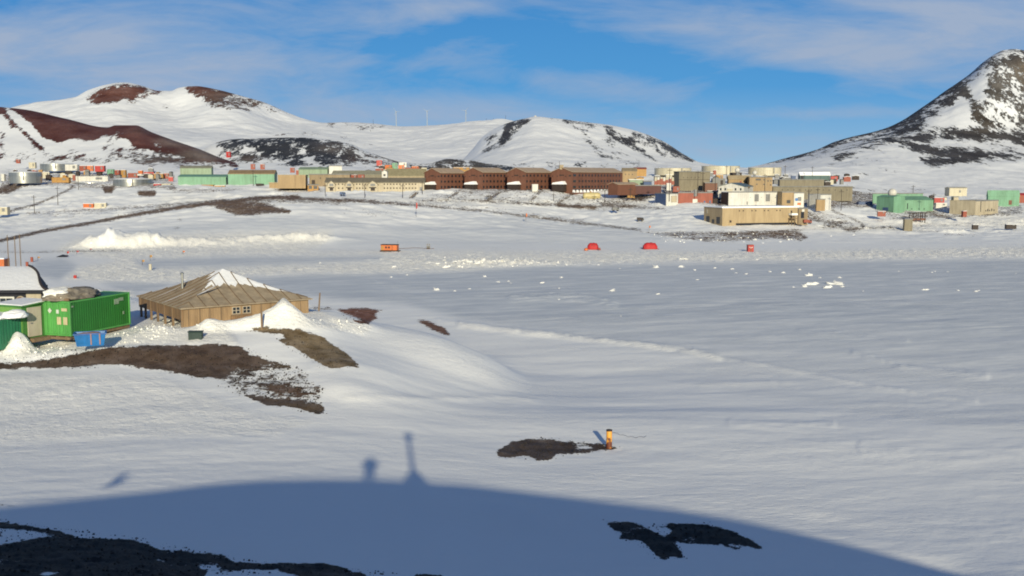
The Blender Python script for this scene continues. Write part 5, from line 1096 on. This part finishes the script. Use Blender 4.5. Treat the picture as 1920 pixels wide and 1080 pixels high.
def hbox(x0, x1, y0, y1, m, nm, out=.05):
    a = at(x0, y1, 80) - hb.location; b_ = at(x1, y0, 80) - hb.location
    return MB().box(a.x, b_.x, -out, .01, a.z, b_.z).build(nm, m, hb)
wn_ = hbox(1, 28, 556, 576, M_white, 'window', .06); w2 = hbox(3, 12.5, 559, 576, M_glass, 'pane', .08); w3 = hbox(14.5, 25, 559, 576, M_glass, 'pane', .08)
w2.parent = wn_; w3.parent = wn_
c_ = at(40, 563, 80) - hb.location
MB().lathe([(.36, 0), (.36, .06), (.29, .09)], 24, M=Matrix.Translation((c_.x, -.01, c_.z)) @ Matrix.Rotation(R(90), 4, 'X')).build('plaque', paint('plaque_rim', (.45,.38,.28), .6), hb)
MB().lathe([(.27, 0), (.27, .03)], 24, M=Matrix.Translation((c_.x, -.10, c_.z)) @ Matrix.Rotation(R(90), 4, 'X')).build('plaque_face', M_rust, hb)
hbox(51, 77.5, 546, 568, M_cream_w, 'pale_panel', .07)
# rock bits on the roof verge and box
q = at(68, 520, 84.5); blob('boulder', q, (.32, .25, .25), M_darkbrown, 4.4, 'dark brown lump resting on the verge of the snowy black hut', 'lump', sub=3)
orange_box = cargo('bright orange box standing behind the ridge of the black hut', -8, 7, 494, 486, 112, 'orange')
for (px, yt, yb, lb) in ((16.5, 442, 500, 'tallest bare pole behind the black hut ridge, leftmost of three'), (30, 443, 500, 'middle of three bare poles behind the black hut ridge'), (39.5, 440, 502, 'rightmost of three bare poles behind the black hut ridge')):
    p = at(px, yb, 100); e = empty('bare_pole', p, 0, lb, 'pole', 'bare poles behind the black hut'); h_ = zfor(yt, 100) - p.z
    MB().tube((0, 0, -4), (0, 0, h_), .055, .04, 8).build('shaft', M_wood, e); MB().lathe([(.06, 0), (.05, .06), (.01, .09)], 8, c=(0,0,h_)).build('cap', M_grey, e)
# ------------------------------------------------------------------ posts, green box
def wpost(px, yb, yt, d, r, lb, lean=(0, 0), mat=M_wood):
    p = at(px, yb, d); p.z = min(p.z, gz(p.x, p.y)); h_ = zfor(yt, d) - p.z
    e = empty('wooden_post', p, 0, lb, 'post'); MB().tube((0, 0, -.4), (lean[0], lean[1], h_), r, r * .9, 9).build('shaft', mat, e, bevel=.008)
wpost(491, 614, 583, 76.5, .085, 'weathered wooden post standing in the drift before the timber hut')
wpost(597, 580, 549, 86, .07, 'thin leaning wooden post right of the timber hut', (.16, 0))
M_gbox = paint('dark_green_box', (.018,.05,.045), .6, .2)
p = spot(366, 636, 50, 100); gb = empty('green_crate', p, R(6), 'small dark green crate half buried in snow before the timber hut', 'crate')
MB().box(-.5, .5, 0, .5, -.2, .48).build('box', M_gbox, gb, bevel=.03); MB().box(-.54, .54, -.04, .54, .485, .56).build('lid', M_gbox, gb, bevel=.02)
for x in (-.46, .3): MB().box(x, x+.16, -.05, -.01, -.2, .4).build('foot', M_gbox, gb)
# orange bollard with wire
p = at(1142, 842, 57); p.z = gz(p.x, p.y)
# settle it where the view ray really meets the snow
p = spot(1142, 841, 40, 90)
po = empty('rusty_bollard', p, 0, 'short rusty orange bollard standing alone on a patch of bare gravel', 'bollard')
hp = (zfor(806, p.y) - p.z); rp = 5.6 / F * p.y
m_, n_, l_, b_ = nt('flaking_orange_paint'); tcn = n_.new('ShaderNodeTexCoord'); na = n_.new('ShaderNodeTexNoise'); na.inputs['Scale'].default_value = 4.5; na.inputs['Detail'].default_value = 5; l_.new(tcn.outputs['Object'], na.inputs['Vector'])
sxyz = n_.new('ShaderNodeSeparateXYZ'); l_.new(tcn.outputs['Object'], sxyz.inputs[0]); mm = n_.new('ShaderNodeMath'); mm.operation = 'MULTIPLY_ADD'; mm.inputs[1].default_value = .35 / hp; l_.new(sxyz.outputs[2], mm.inputs[0]); l_.new(na.outputs['Fac'], mm.inputs[2])
rr = n_.new('ShaderNodeValToRGB'); rr.color_ramp.elements[0].position = .62; rr.color_ramp.elements[0].color = (.13,.035,.015,1); rr.color_ramp.elements[1].position = .685; rr.color_ramp.elements[1].color = (.72,.33,.05,1); l_.new(mm.outputs[0], rr.inputs[0]); l_.new(rr.outputs[0], b_.inputs['Base Color']); b_.inputs['Roughness'].default_value = .6
MB().lathe([(rp, -.5), (rp, hp*.3), (rp*.98, hp*.5), (rp*.98, hp-.02), (rp*.9, hp)], 20).build('shaft', m_, po, smooth=True)
MB().lathe([(rp*1.04, hp-.06), (rp*1.04, hp+.012), (rp*.7, hp+.03)], 20).build('cap', M_darkbrown, po, smooth=True)
wv = []
for i in range(14):
    t = i / 13; g_ = spot(1148 + 64 * t, 812 + 10 * math.sin(t * 2.2) * (1) + 0, 40, 110); wv.append(g_ + Vector((0, 0, .03 + (.06 if i % 3 else 0))))
tb_ = MB()
for i in range(13): tb_.tube(wv[i], wv[i+1], .009, n=4)
tag(tb_.build('wire', M_darkbrown), 'thin dark wire half buried in the snow right of the rusty bollard', 'wire')
# ------------------------------------------------------------------ camp on the sea ice
p = spot(729, 472, 150, 330); s_ = p.y / F
oh = empty('orange_hut', p, R(-8), 'orange hut on skids with two dark windows and yellow end door', 'hut')
L_ = 31 * s_; Hh = 12.5 * s_
MB().box(-L_/2, L_/2, 0, 2.0, .35, Hh).build('wall', M_orange, oh, bevel=.05); MB().box(-L_/2-.08, L_/2+.08, -.08, 2.08, Hh+.002, Hh+.13).build('roof', M_darkbrown, oh)
for x in (-.22, -.04): MB().box(L_*x, L_*x+.42, -.03, .02, Hh*.50, Hh*.78).build('window', M_dark, oh)
MB().box(-L_/2+.12, -L_/2+.75, -.04, .02, .4, Hh*.82).build('door', M_ochre, oh); MB().box(L_*.20, L_*.22, -.04, .01, .36, Hh-.02).build('joint', M_darkbrown, oh)
for y in (.2, 1.6): MB().box(-L_/2-.3, L_/2+.5, y, y+.16, .0, .3).build('skid', M_darkbrown, oh)
MB().tube((L_*.5, 1, Hh), (L_*.5, 1, Hh+1.1), .04).build('mast', M_grey, oh)
p2 = spot(803, 467, 150, 330); hv = empty('winch', p2, 0, 'small dark winch frame beside a long cable on the snow', 'winch')
MB().box(-.42, .42, 0, .7, .0, .25).build('base', M_darkbrown, hv)
MB().box(-.40, -.28, .1, .3, .2, 1.15).box(.28, .40, .1, .3, .2, 1.15).box(-.40, .40, .1, .3, 1.16, 1.28).build('frame', M_drab, hv); MB().tube((-.3, .35, .5), (.3, .35, .5), .28, n=14).build('drum', M_grey, hv)
cb = MB(); pts = [spot(x, y, 150, 330) + Vector((0, 0, .12)) for x, y in ((748, 467), (760, 466.5), (775, 465.5), (790, 466), (800, 467), (814, 467))]
for i in range(5): cb.tube(pts[i], pts[i+1], .05, n=5)
tag(cb.build('cable', paint('cable_brown', (.22,.12,.07), .8)), 'brown cable lying on snow between orange hut and winch', 'cable')
def tent(label, px, yb, wpx, hpx, door=None):
    p = spot(px, yb, 150, 330); s_ = p.y / F; w_ = wpx * s_ / 2; h_ = hpx * s_
    e = empty('dome_tent', p, R(random.uniform(-8, 8)), label, 'tent')
    prof = []; ns, nl = 16, 7; vs = []; fs = []
    for i in range(nl + 1):
        x = -1 + 2 * i / nl; sc_ = (1 - abs(x) ** 4.5 * .45); bul = 1 - .05 * (i % 2)
        for j in range(ns + 1):
            a = math.pi * j / ns; ca, sa = math.cos(a), math.sin(a)
            vs.append((x * w_ * .94, -(abs(ca) ** .75) * math.copysign(1, ca) * 1.25 * sc_ * bul + 1.2, (abs(sa) ** .7) * h_ * sc_ * bul))
    for i in range(nl):
        for j in range(ns): a = i*(ns+1)+j; fs.append((a, a+1, a+ns+2, a+ns+1))
    fs.append(tuple(range(ns + 1))); fs.append(tuple(reversed(range(nl*(ns+1), (nl+1)*(ns+1)))))
    MB().add(vs, fs).build('fabric', M_redfab, e, smooth=True)
    q = MB()
    for i in (1, 3, 4, 6):
        row_ = vs[i*(ns+1):(i+1)*(ns+1)]
        for j in range(ns): q.tube(Vector(row_[j]) * 1.01, Vector(row_[j+1]) * 1.01, .03, n=4)
    q.build('rib', M_red, e)
    MB().box(-w_ * 1.08, w_ * 1.08, -.2, 2.6, .0, .10).build('groundsheet', M_redpaint, e, bevel=.04)
    return e, w_, h_
tent('wide plain red dome tent in the middle of the ice camp', 1221, 467.5, 28, 12.5)
e, w_, h_ = tent('smaller red dome tent with two round vents and bags at its sides', 1112, 468.5, 22, 13)
for x in (-.25, .3): MB().lathe([(.13, 0), (.13, .05)], 12, M=Matrix.Translation((x*w_, .18, h_*.62)) @ Matrix.Rotation(R(70), 4, 'X')).build('vent', M_dark, e)
blob('gear_bag', spot(1099, 470, 150, 330) + Vector((0,0,.2)), (.5,.4,.5), M_orange, 1.1, 'orange gear bag left of the smaller red dome tent', 'bag', sub=3)
blob('gear_bag', spot(1124, 469.5, 150, 330) + Vector((0,0,.2)), (.3,.3,.5), M_redpaint, 2.1, 'dark red gear bag right of the smaller red dome tent', 'bag', sub=3)
p = spot(1408, 472.5, 150, 330); e = empty('red_cabin', p, R(6), 'small upright red cabin with white marks standing on the ice', 'cabin'); s_ = p.y / F
MB().box(-5.5*s_, 5.5*s_, 0, 1.2, 0, 12.5*s_).build('wall', M_red, e, bevel=.03); MB().box(-6*s_, 6*s_, -.06, 1.26, 12.5*s_+.002, 13.3*s_).build('roof', M_redpaint, e)
MB().box(-3.6*s_, -1.8*s_, -.03, .01, 8.2*s_, 9.6*s_).box(-1.0*s_, .6*s_, -.03, .01, 6.6*s_, 8.4*s_).box(1.4*s_, 3.2*s_, -.03, .01, 7.6*s_, 9.4*s_).build('white_mark', M_white, e); MB().box(-2.4*s_, 2.2*s_, -.025, .01, .5*s_, 6.2*s_).build('door', M_redpaint, e)
# flags and marker drums along the ice road
def flag(px, yb, yt, lb, col='orange', d=None, drum=False):
    p = spot(px, yb, 90, 340) if d is None else at(px, yb, d); h_ = zfor(yt, p.y) - p.z
    e = empty('marker_flag' if not drum else 'marker_drum', p, 0, lb, 'marker', 'orange and red markers along the ice road')
    m = M_ind[col]
    if drum: MB().lathe([(.28, 0), (.30, .05), (.28, .1), (.28, h_*.5), (.30, h_*.52), (.28, h_*.55), (.28, h_)], 14).build('drum', m, e)
    else:
        MB().tube((0, 0, 0), (0, 0, h_), .045, n=6).build('shaft', M_darkbrown, e)
        MB().add([(0,-.01,h_), (.5,.05,h_-.06), (.46,-.05,h_*.62), (0,0,h_*.55), (0,.02,h_), (.5,.08,h_-.06), (.46,-.02,h_*.62), (0,.03,h_*.55)], [(0,1,2,3), (7,6,5,4), (0,4,5,1), (1,5,6,2), (2,6,7,3)]).build('flag', m, e)
flag(51, 500, 491, 'red orange marker drum nearest the three bare poles', 'brick', drum=True); flag(60, 491, 482, 'upright red marker drum above the dark verge of the black hut', 'brick', drum=True)
flag(71, 488, 481, 'thin brown marker right of the upright red drum', 'ochre'); flag(126, 481, 471, 'red marker flag at the end of the black mat', 'red'); flag(144, 477, 470, 'small red marker flag right of the black mat', 'red')
flag(169, 470, 466, 'tiny red marker at the foot of the big snow pile', 'red'); flag(343, 477, 470, 'lone orange marker flag on the upper edge of the ice strip', 'orange'); flag(141, 522, 516, 'red drum in the snow above the container load', 'red', drum=True)
flag(267, 497, 487, 'ochre marker flag left of the yellow drum', 'ochre'); flag(281.5, 489, 478, 'ochre marker flag behind the yellow drum', 'ochre'); flag(282, 506, 495, 'pale yellow drum standing on the ice strip', 'cream', drum=True)
flag(1217, 433, 423, 'orange marker flag at the corner of the shore road', 'orange'); flag(780, 384, 380, 'red marker low on the slope road below the cream offices', 'red'); flag(986, 404, 400, 'orange marker on the slope road below the third dormitory', 'orange')
p = spot(118, 482, 150, 330); tag(MB().add([(-1.4, -.5, .05), (1.2, -.6, .05), (1.1, .7, .3), (-.4, .9, .5), (-1.0, .5, .3), (0, 0, .6)], [(0,1,5), (1,2,5), (2,3,5), (3,4,5), (4,0,5)]).build('black_mat', M_dark, loc=p), 'black mat heaped on the snow beside the red marker flag', 'mat')
# ------------------------------------------------------------------ snow lumps on the ice
M_lump = paint('snow_lump', (.70,.70,.69), .8, .08, 3, bump=.2)
protos = [blob('snow_lump', (0, 0, -50 - i), (1, .8, .62), M_lump, 1.7 * i + .3, sub=2, amp=1.3, fr=1.6) for i in range(4)]
for o_ in protos:
    for p_ in o_.data.polygons: p_.use_smooth = False
LUMPS = [(836,502,16),(908,519,8),(953,528,6),(958,531,5),(880,542,5),(817,544,13),(853,546,6),(934,529,9),(1016,531,9),(1052,521,7),(1048,562,5),(1164,593,4),(1122,497,5),(1229,502,13),(1278,501,14),(1281,486,16),(1307,525,6),(1048,541,5),(1148,546,11),(1150,543,7),(1233,552,8),(1162,504,4),
 (1373,505,8),(1380,512,6),(1399,514,6),(1443,510,7),(1469,512,9),(1516,517,18),(1520,534,22),(1507,538,14),(1488,539,7),(1564,533,30),(1551,540,16),(1578,538,12),(1575,521,10),(1537,521,6),(1419,487,5),(1747,511,5),(1753,509,4),(1777,510,5),(1734,544,14),(1796,545,7),(1830,547,9),(1905,513,4),(1835,545,5),(1618,546,4),(1685,509,4),
 (714,486,4),(738,501,9),(733,520,6),(763,516,5),(842,499,10),(880,492,12),(905,489,14),(925,491,10),(940,488,9),(868,489,9),(893,495,13),(852,492,9),(965,492,7),(994,494,8),(1010,493,6),(1040,496,5),(833,488,7),(820,495,8),(860,500,8),(600,494,5),(1200,494,4),(1340,503,5),(1302,507,6),(1500,506,7),(1600,441,5),(1558,443,4),(1500,445,5),(1395,454,6),(1430,456,5),(1463,454,5),(1282,455,5),(1415,450,9)]
big = {(1520,534): 'largest peaked snow lump, left one of the pair on the right side of the ice', (1564,533): 'widest snow mound, right one of the pair on the right side of the ice', (1281,486): 'flat bright snow slab at the edge of the churned snow road', (1148,546): 'lone pointed snow lump in the middle of the ice'}
for i, (px, py, s_) in enumerate(LUMPS):
    p = spot(px, py, 120, 400); k = s_ / F * p.y / 2 * random.uniform(.75, 1.0)
    o = protos[i % 4] if i < 4 else protos[i % 4].copy()
    if i >= 4: COL.objects.link(o)
    o.location = p; o.scale = (k, k * .7, k * random.uniform(.6, 1.0)); o.rotation_euler = (0, 0, random.uniform(-.5, .5))
    if (px, py) in big: tag(o, big[(px, py)], 'snow lump')
    else: tag(o, 'small bright snow lump lying on the grey blue sea ice', 'snow lump', 'snow lumps scattered over the sea ice')
# ------------------------------------------------------------------ loose stones (one scatter) and snow rubble (one scatter)
def scatter(name, label, mat, zones, seed, kind='stuff'):
    rnd = random.Random(seed); base = []
    for q in range(5):
        bm = bmesh.new(); bmesh.ops.create_icosphere(bm, subdivisions=1, radius=1)
        for v in bm.verts: v.co *= 1 + .45 * mnoise.noise(v.co * 1.3 + Vector((q*5, 0, 0)))
        base.append(([v.co.copy() for v in bm.verts], [tuple(v.index for v in f.verts) for f in bm.faces])); bm.free()
    mb = MB()
    for (poly, n_, s0, s1, dl, dh) in zones:
        xs = [a for a, _ in poly]; ys = [b for _, b in poly]; c = 0; tries = 0
        while c < n_ and tries < n_ * 12:
            tries += 1; px = rnd.uniform(min(xs), max(xs)); py = rnd.uniform(min(ys), max(ys)); ins = False
            for i in range(len(poly)):
                (xa, ya), (xb, yb) = poly[i], poly[(i+1) % len(poly)]
                if (ya > py) != (yb > py) and px < (xb-xa)*(py-ya)/(yb-ya)+xa: ins = not ins
            if not ins: continue
            c += 1
            d = None; r = ray(px, py)
            dd = np.exp(np.linspace(math.log(dl), math.log(dh), 160)); xx = r[0]/r[1]*dd; zr_ = H + r[2]/r[1]*dd; zg = ground_z(xx.copy(), dd.copy()); i = int(np.argmax(zg >= zr_))
            if not (zg >= zr_).any(): continue
            s = s0 * (s1 / s0) ** (rnd.random() ** 2.2); M = Matrix.Translation((xx[i], dd[i], zg[i] + s*.2)) @ Euler((rnd.uniform(0,6), rnd.uniform(0,6), rnd.uniform(0,6))).to_matrix().to_4x4() @ Matrix.Diagonal((s, s*.8, s*.6, 1))
            mb.add(*base[rnd.randrange(5)], M)
    o = mb.build(name, mat); return tag(o, label, name.replace('_', ' '), kind=kind)
M_stone = paint('volcanic_stone', (.035,.027,.023), .95, .4, 3, bump=.05)
scatter('gravel', 'loose dark volcanic stones strewn over the bare ground patches', M_stone, [
 ([(0,975),(250,1008),(440,1048),(680,1070),(760,1080),(0,1080)], 1100, .012, .055, 15, 60), ([(1125,975),(1215,985),(1330,980),(1440,1032),(1280,1020),(1290,1050),(1230,1050),(1150,1000)], 420, .012, .06, 20, 60),
 ([(925,845),(1000,820),(1080,828),(1180,842),(1075,853),(1020,866),(935,860)], 420, .015, .07, 30, 90), ([(0,676),(200,650),(450,648),(560,690),(615,775),(600,782),(450,745),(380,712),(240,690),(0,696)], 1300, .02, .08, 50, 90),
 ([(440,690),(560,690),(610,730),(590,760),(440,740)], 500, .02, .10, 50, 90), ([(500,615),(640,650),(680,690),(600,692),(520,642)], 300, .02, .07, 55, 95), ([(625,578),(720,578),(715,600),(650,600)], 100, .02, .09, 60, 100)], 5)
scatter('snow_rubble', 'broken crusts of snow around the container and timber hut', M_cream, [
 ([(180,640),(250,615),(335,590),(345,625),(300,640),(200,650)], 160, .03, .13, 60, 95), ([(0,640),(60,640),(130,650),(60,680),(0,672)], 120, .03, .14, 60, 90), ([(590,590),(700,612),(680,630),(600,612)], 60, .03, .11, 60, 95), ([(350,612),(480,600),(600,598),(560,612),(380,630)], 100, .02, .1, 60, 95),
 ([(150,470),(170,448),(290,440),(310,470)], 50, .1, .35, 240, 280), ([(820,482),(960,482),(1110,492),(1090,498),(840,504)], 150, .06, .26, 150, 260), ([(1220,440),(1500,436),(1500,452),(1250,455)], 80, .1, .35, 240, 340)], 9)
# ------------------------------------------------------------------ what stands on the crest behind the viewer and throws the shadows
def back_trace(px, py, yplane):
    g = spot(px, py, 20, 90); k = (g.y - yplane) / Ld.y; return Vector((g.x - Ld.x*k, yplane, g.z - Ld.z*k))
t0 = back_trace(695, 853, CY - .2); t1 = back_trace(695, 902, CY - .2)
def skinned(name, pts, edges, rad, mat, parent=None):
    me = bpy.data.meshes.new(name); me.from_pydata(pts, edges, []); o = bpy.data.objects.new(name, me); COL.objects.link(o)
    md = o.modifiers.new('skin', 'SKIN'); 
    for i, r in enumerate(rad): me.skin_vertices[0].data[i].radius = (r, r)
    me.skin_vertices[0].data[0].use_root = True
    o.modifiers.new('sub', 'SUBSURF').levels = 2; me.materials.append(mat)
    if parent: o.parent = parent
    return o
bpy.context.view_layer.update()
fz = t0.z - 1.72
pe = empty('person', Vector((t0.x, t0.y, fz)), 0, 'person in a dark parka standing on the crest behind the viewpoint', 'person'); pe.scale = (1.5, 1, 1)
pts = [(0,0,.95),(0,0,1.18),(0,0,1.40),(0,0,1.50),(0,0,1.60),(-.17,0,1.38),(-.24,.05,1.12),(-.16,.22,1.05),(.17,0,1.38),(.24,.05,1.12),(.16,.22,1.05),(-.10,0,.90),(-.11,.01,.48),(-.12,0,.08),(-.12,.14,.04),(.10,0,.90),(.11,.01,.48),(.12,0,.08),(.12,.14,.04)]
ed = [(0,1),(1,2),(2,3),(3,4),(2,5),(5,6),(6,7),(2,8),(8,9),(9,10),(0,11),(11,12),(12,13),(13,14),(0,15),(15,16),(16,17),(17,18)]
me = bpy.data.meshes.new('body'); me.from_pydata(pts, ed, []); ob = bpy.data.objects.new('body', me); COL.objects.link(ob); ob.parent = pe
ob.modifiers.new('skin', 'SKIN')
for i, r in enumerate([.16,.16,.15,.07,.12,.08,.06,.045,.08,.06,.045,.10,.075,.05,.05,.10,.075,.05,.05]): me.skin_vertices[0].data[i].radius = (r, r)
me.skin_vertices[0].data[0].use_root = True; sm_ = ob.modifiers.new('sub', 'SUBSURF'); sm_.levels = 1; sm_.render_levels = 2; me.materials.append(M_darkbrown)
t2 = back_trace(765, 815, CY - .2); t3 = back_trace(778, 905, CY - .2)
ps = empty('crest_pole', Vector((t3.x, t3.y, t3.z - .3)), 0, 'tall unseen pole with round head and cairn, shaped for its shadow', 'marker post')  # out-of-view pole and cairn, shaped to throw the thin foreground shadow
hh = t2.z - (t3.z - .3); dxm = t2.x - t3.x
MB().tube((0, 0, 0), (dxm, 0, hh - .1), .13, .11, 8).build('shaft', M_pole, ps); MB().lathe([(.02, -.22), (.20, -.16), (.25, 0), (.20, .16), (.02, .22)], 14, c=(dxm, 0, hh-.12)).build('head', M_pole, ps)
MB().lathe([(.95, -.3), (.65, .3), (.35, .62), (.15, .85)], 9).build('cairn', M_stone, ps)
bpos = back_trace(219, 905, CY - .2) ; bd = empty('seabird', bpos, R(30), 'dark seabird added out of view for its small shadow', 'bird'); bd.scale = (1.8, 1.5, 1.8)  # unseen bird, added and sized only to cast a small round shadow
MB().lathe([(.01, -.25), (.07, -.12), (.09, .02), (.05, .16), (.02, .24)], 10, M=Matrix.Rotation(R(80), 4, 'Y')).build('body', M_darkbrown, bd)
for s_ in (-1, 1): MB().add([(-.1, 0, .02), (.12, 0, .02), (.08, s_*.3, .16), (-.06, s_*.3, .16), (-.12, s_*.55, .10)], [(0,1,2,3), (3,2,4)]).build('wing', M_darkbrown, bd)
# ------------------------------------------------------------------ sun, sky, camera
sd = -Ld; el = math.asin(sd.z)
sun = bpy.data.lights.new('sun', 'SUN'); sun.energy = 5.0; sun.angle = R(.53); sun.color = (1, .905, .65)
so = bpy.data.objects.new('sun', sun); COL.objects.link(so); so.rotation_euler = Ld.to_track_quat('-Z', 'Y').to_euler()
w = bpy.data.worlds.new('World'); S.world = w; w.use_nodes = True
n = w.node_tree.nodes; l = w.node_tree.links
bg = n['Background']; sky = n.new('ShaderNodeTexSky'); sky.sky_type = 'NISHITA'; sky.sun_disc = False
sky.sun_elevation = el; sky.sun_rotation = math.atan2(sd.x, sd.y); sky.altitude = 50; sky.air_density = 1.0; sky.dust_density = .3; sky.ozone_density = 3.0
def wm(op, a, b=None, clamp=False):
    q = n.new('ShaderNodeMath'); q.operation = op; q.use_clamp = clamp
    for i, v in enumerate((a, b)):
        if v is None: continue
        if isinstance(v, (int, float)): q.inputs[i].default_value = v
        else: l.new(v, q.inputs[i])
    return q.outputs[0]
tc = n.new('ShaderNodeTexCoord'); sx = n.new('ShaderNodeSeparateXYZ'); l.new(tc.outputs['Generated'], sx.inputs[0])
yy = wm('MAXIMUM', wm('ABSOLUTE', sx.outputs[1]), .15)
A = wm('DIVIDE', sx.outputs[0], yy); E = wm('DIVIDE', sx.outputs[2], yy)
cv = n.new('ShaderNodeCombineXYZ'); l.new(A, cv.inputs[0]); l.new(E, cv.inputs[1]); l.new(wm('MULTIPLY', sx.outputs[1], .2), cv.inputs[2])
mp = n.new('ShaderNodeMapping'); mp.inputs['Scale'].default_value = (4.2, 17, 1); mp.inputs['Rotation'].default_value = (0, 0, R(6)); l.new(cv.outputs[0], mp.inputs[0])
def wn(scale, det, ro, dist=0, vec=None):
    q = n.new('ShaderNodeTexNoise'); q.inputs['Scale'].default_value = scale; q.inputs['Detail'].default_value = det; q.inputs['Roughness'].default_value = ro; q.inputs['Distortion'].default_value = dist
    l.new(vec or mp.outputs[0], q.inputs['Vector']); return q.outputs['Fac']
cl = wm('ADD', wm('MULTIPLY', wn(1.0, 8, .6, .8), .85), wm('MULTIPLY', wn(3.1, 7, .65, .5), .35))
field = None
for (px, py, rx, ry, amp, rot) in [(60,90,560,85,.50,4),(420,150,330,42,.34,2),(640,120,200,20,.12,0),(750,215,330,36,.42,0),(880,20,200,26,.22,8),(1500,95,500,60,.46,-9),(1150,165,240,30,.30,-6),(1800,40,300,60,.42,-6),(1250,255,330,22,.18,0),(1600,215,260,16,.30,0),(1350,290,260,20,.30,0),(60,190,200,20,.1,0),(1450,150,90,14,-.1,0)]:
    ca, sa = math.cos(R(rot)), math.sin(R(rot))
    dx = wm('SUBTRACT', A, (px - 960) / F); dy = wm('SUBTRACT', E, (HOR - py) / F)
    u_ = wm('DIVIDE', wm('ADD', wm('MULTIPLY', dx, ca), wm('MULTIPLY', dy, sa)), rx / F); v_ = wm('DIVIDE', wm('SUBTRACT', wm('MULTIPLY', dy, ca), wm('MULTIPLY', dx, sa)), ry / F)
    g = wm('MULTIPLY', wm('EXPONENT', wm('MULTIPLY', wm('ADD', wm('MULTIPLY', u_, u_), wm('MULTIPLY', v_, v_)), -1.0)), amp)
    field = g if field is None else wm('ADD', field, g)
cf = wm('MULTIPLY', wm('SUBTRACT', wm('ADD', cl, field), .71), 2.5, True)
cf = wm('MULTIPLY', cf, .92)
hs = n.new('ShaderNodeHueSaturation'); hs.inputs['Saturation'].default_value = SKY_SAT; hs.inputs['Value'].default_value = 1.0; l.new(sky.outputs[0], hs.inputs['Color'])
tint = n.new('ShaderNodeMix'); tint.data_type = 'RGBA'; tint.blend_type = 'MULTIPLY'; tint.inputs[0].default_value = 1; tint.inputs[7].default_value = (*SKY_TINT, 1); l.new(hs.outputs[0], tint.inputs[6])
mx = n.new('ShaderNodeMix'); mx.data_type = 'RGBA'; l.new(cf, mx.inputs[0]); 
rp_ = n.new('ShaderNodeValToRGB'); rp_.color_ramp.elements[0].position = 0; rp_.color_ramp.elements[0].color = (.33, .53, .70, 1); rp_.color_ramp.elements[1].position = .2; rp_.color_ramp.elements[1].color = (.05, .235, .57, 1)
e_ = rp_.color_ramp.elements.new(.09); e_.color = (.09, .33, .66, 1)
l.new(E, rp_.inputs[0]); gs = n.new('ShaderNodeMix'); gs.data_type = 'RGBA'; gs.blend_type = 'MULTIPLY'; gs.inputs[0].default_value = 1; gs.inputs[7].default_value = (10, 10, 10, 1); l.new(rp_.outputs[0], gs.inputs[6])
g2 = n.new('ShaderNodeMix'); g2.data_type = 'RGBA'; l.new(wm('MULTIPLY', wm('MULTIPLY', wm('SUBTRACT', .75, E), 2.2, True), 1.0), g2.inputs[0]); l.new(tint.outputs[2], g2.inputs[6]); l.new(gs.outputs[2], g2.inputs[7]); l.new(g2.outputs[2], mx.inputs[6]); mx.inputs[7].default_value = (*CLOUD, 1)
l.new(mx.outputs[2], bg.inputs['Color']); bg.inputs['Strength'].default_value = SKY_STR
cam = bpy.data.cameras.new('camera'); co = bpy.data.objects.new('camera', cam); COL.objects.link(co)
cam.sensor_width = 36; cam.lens = F / 1920 * 36; cam.clip_start = .2; cam.clip_end = 30000
co.location = (0, 0, H); co.rotation_euler = (R(90) - PITCH, 0, 0)
S.camera = co
S.view_settings.view_transform = 'Standard'; S.view_settings.look = 'None'; S.view_settings.exposure = 0

S.cycles.pixel_filter_type = 'BLACKMAN_HARRIS'; S.cycles.filter_width = 1.9
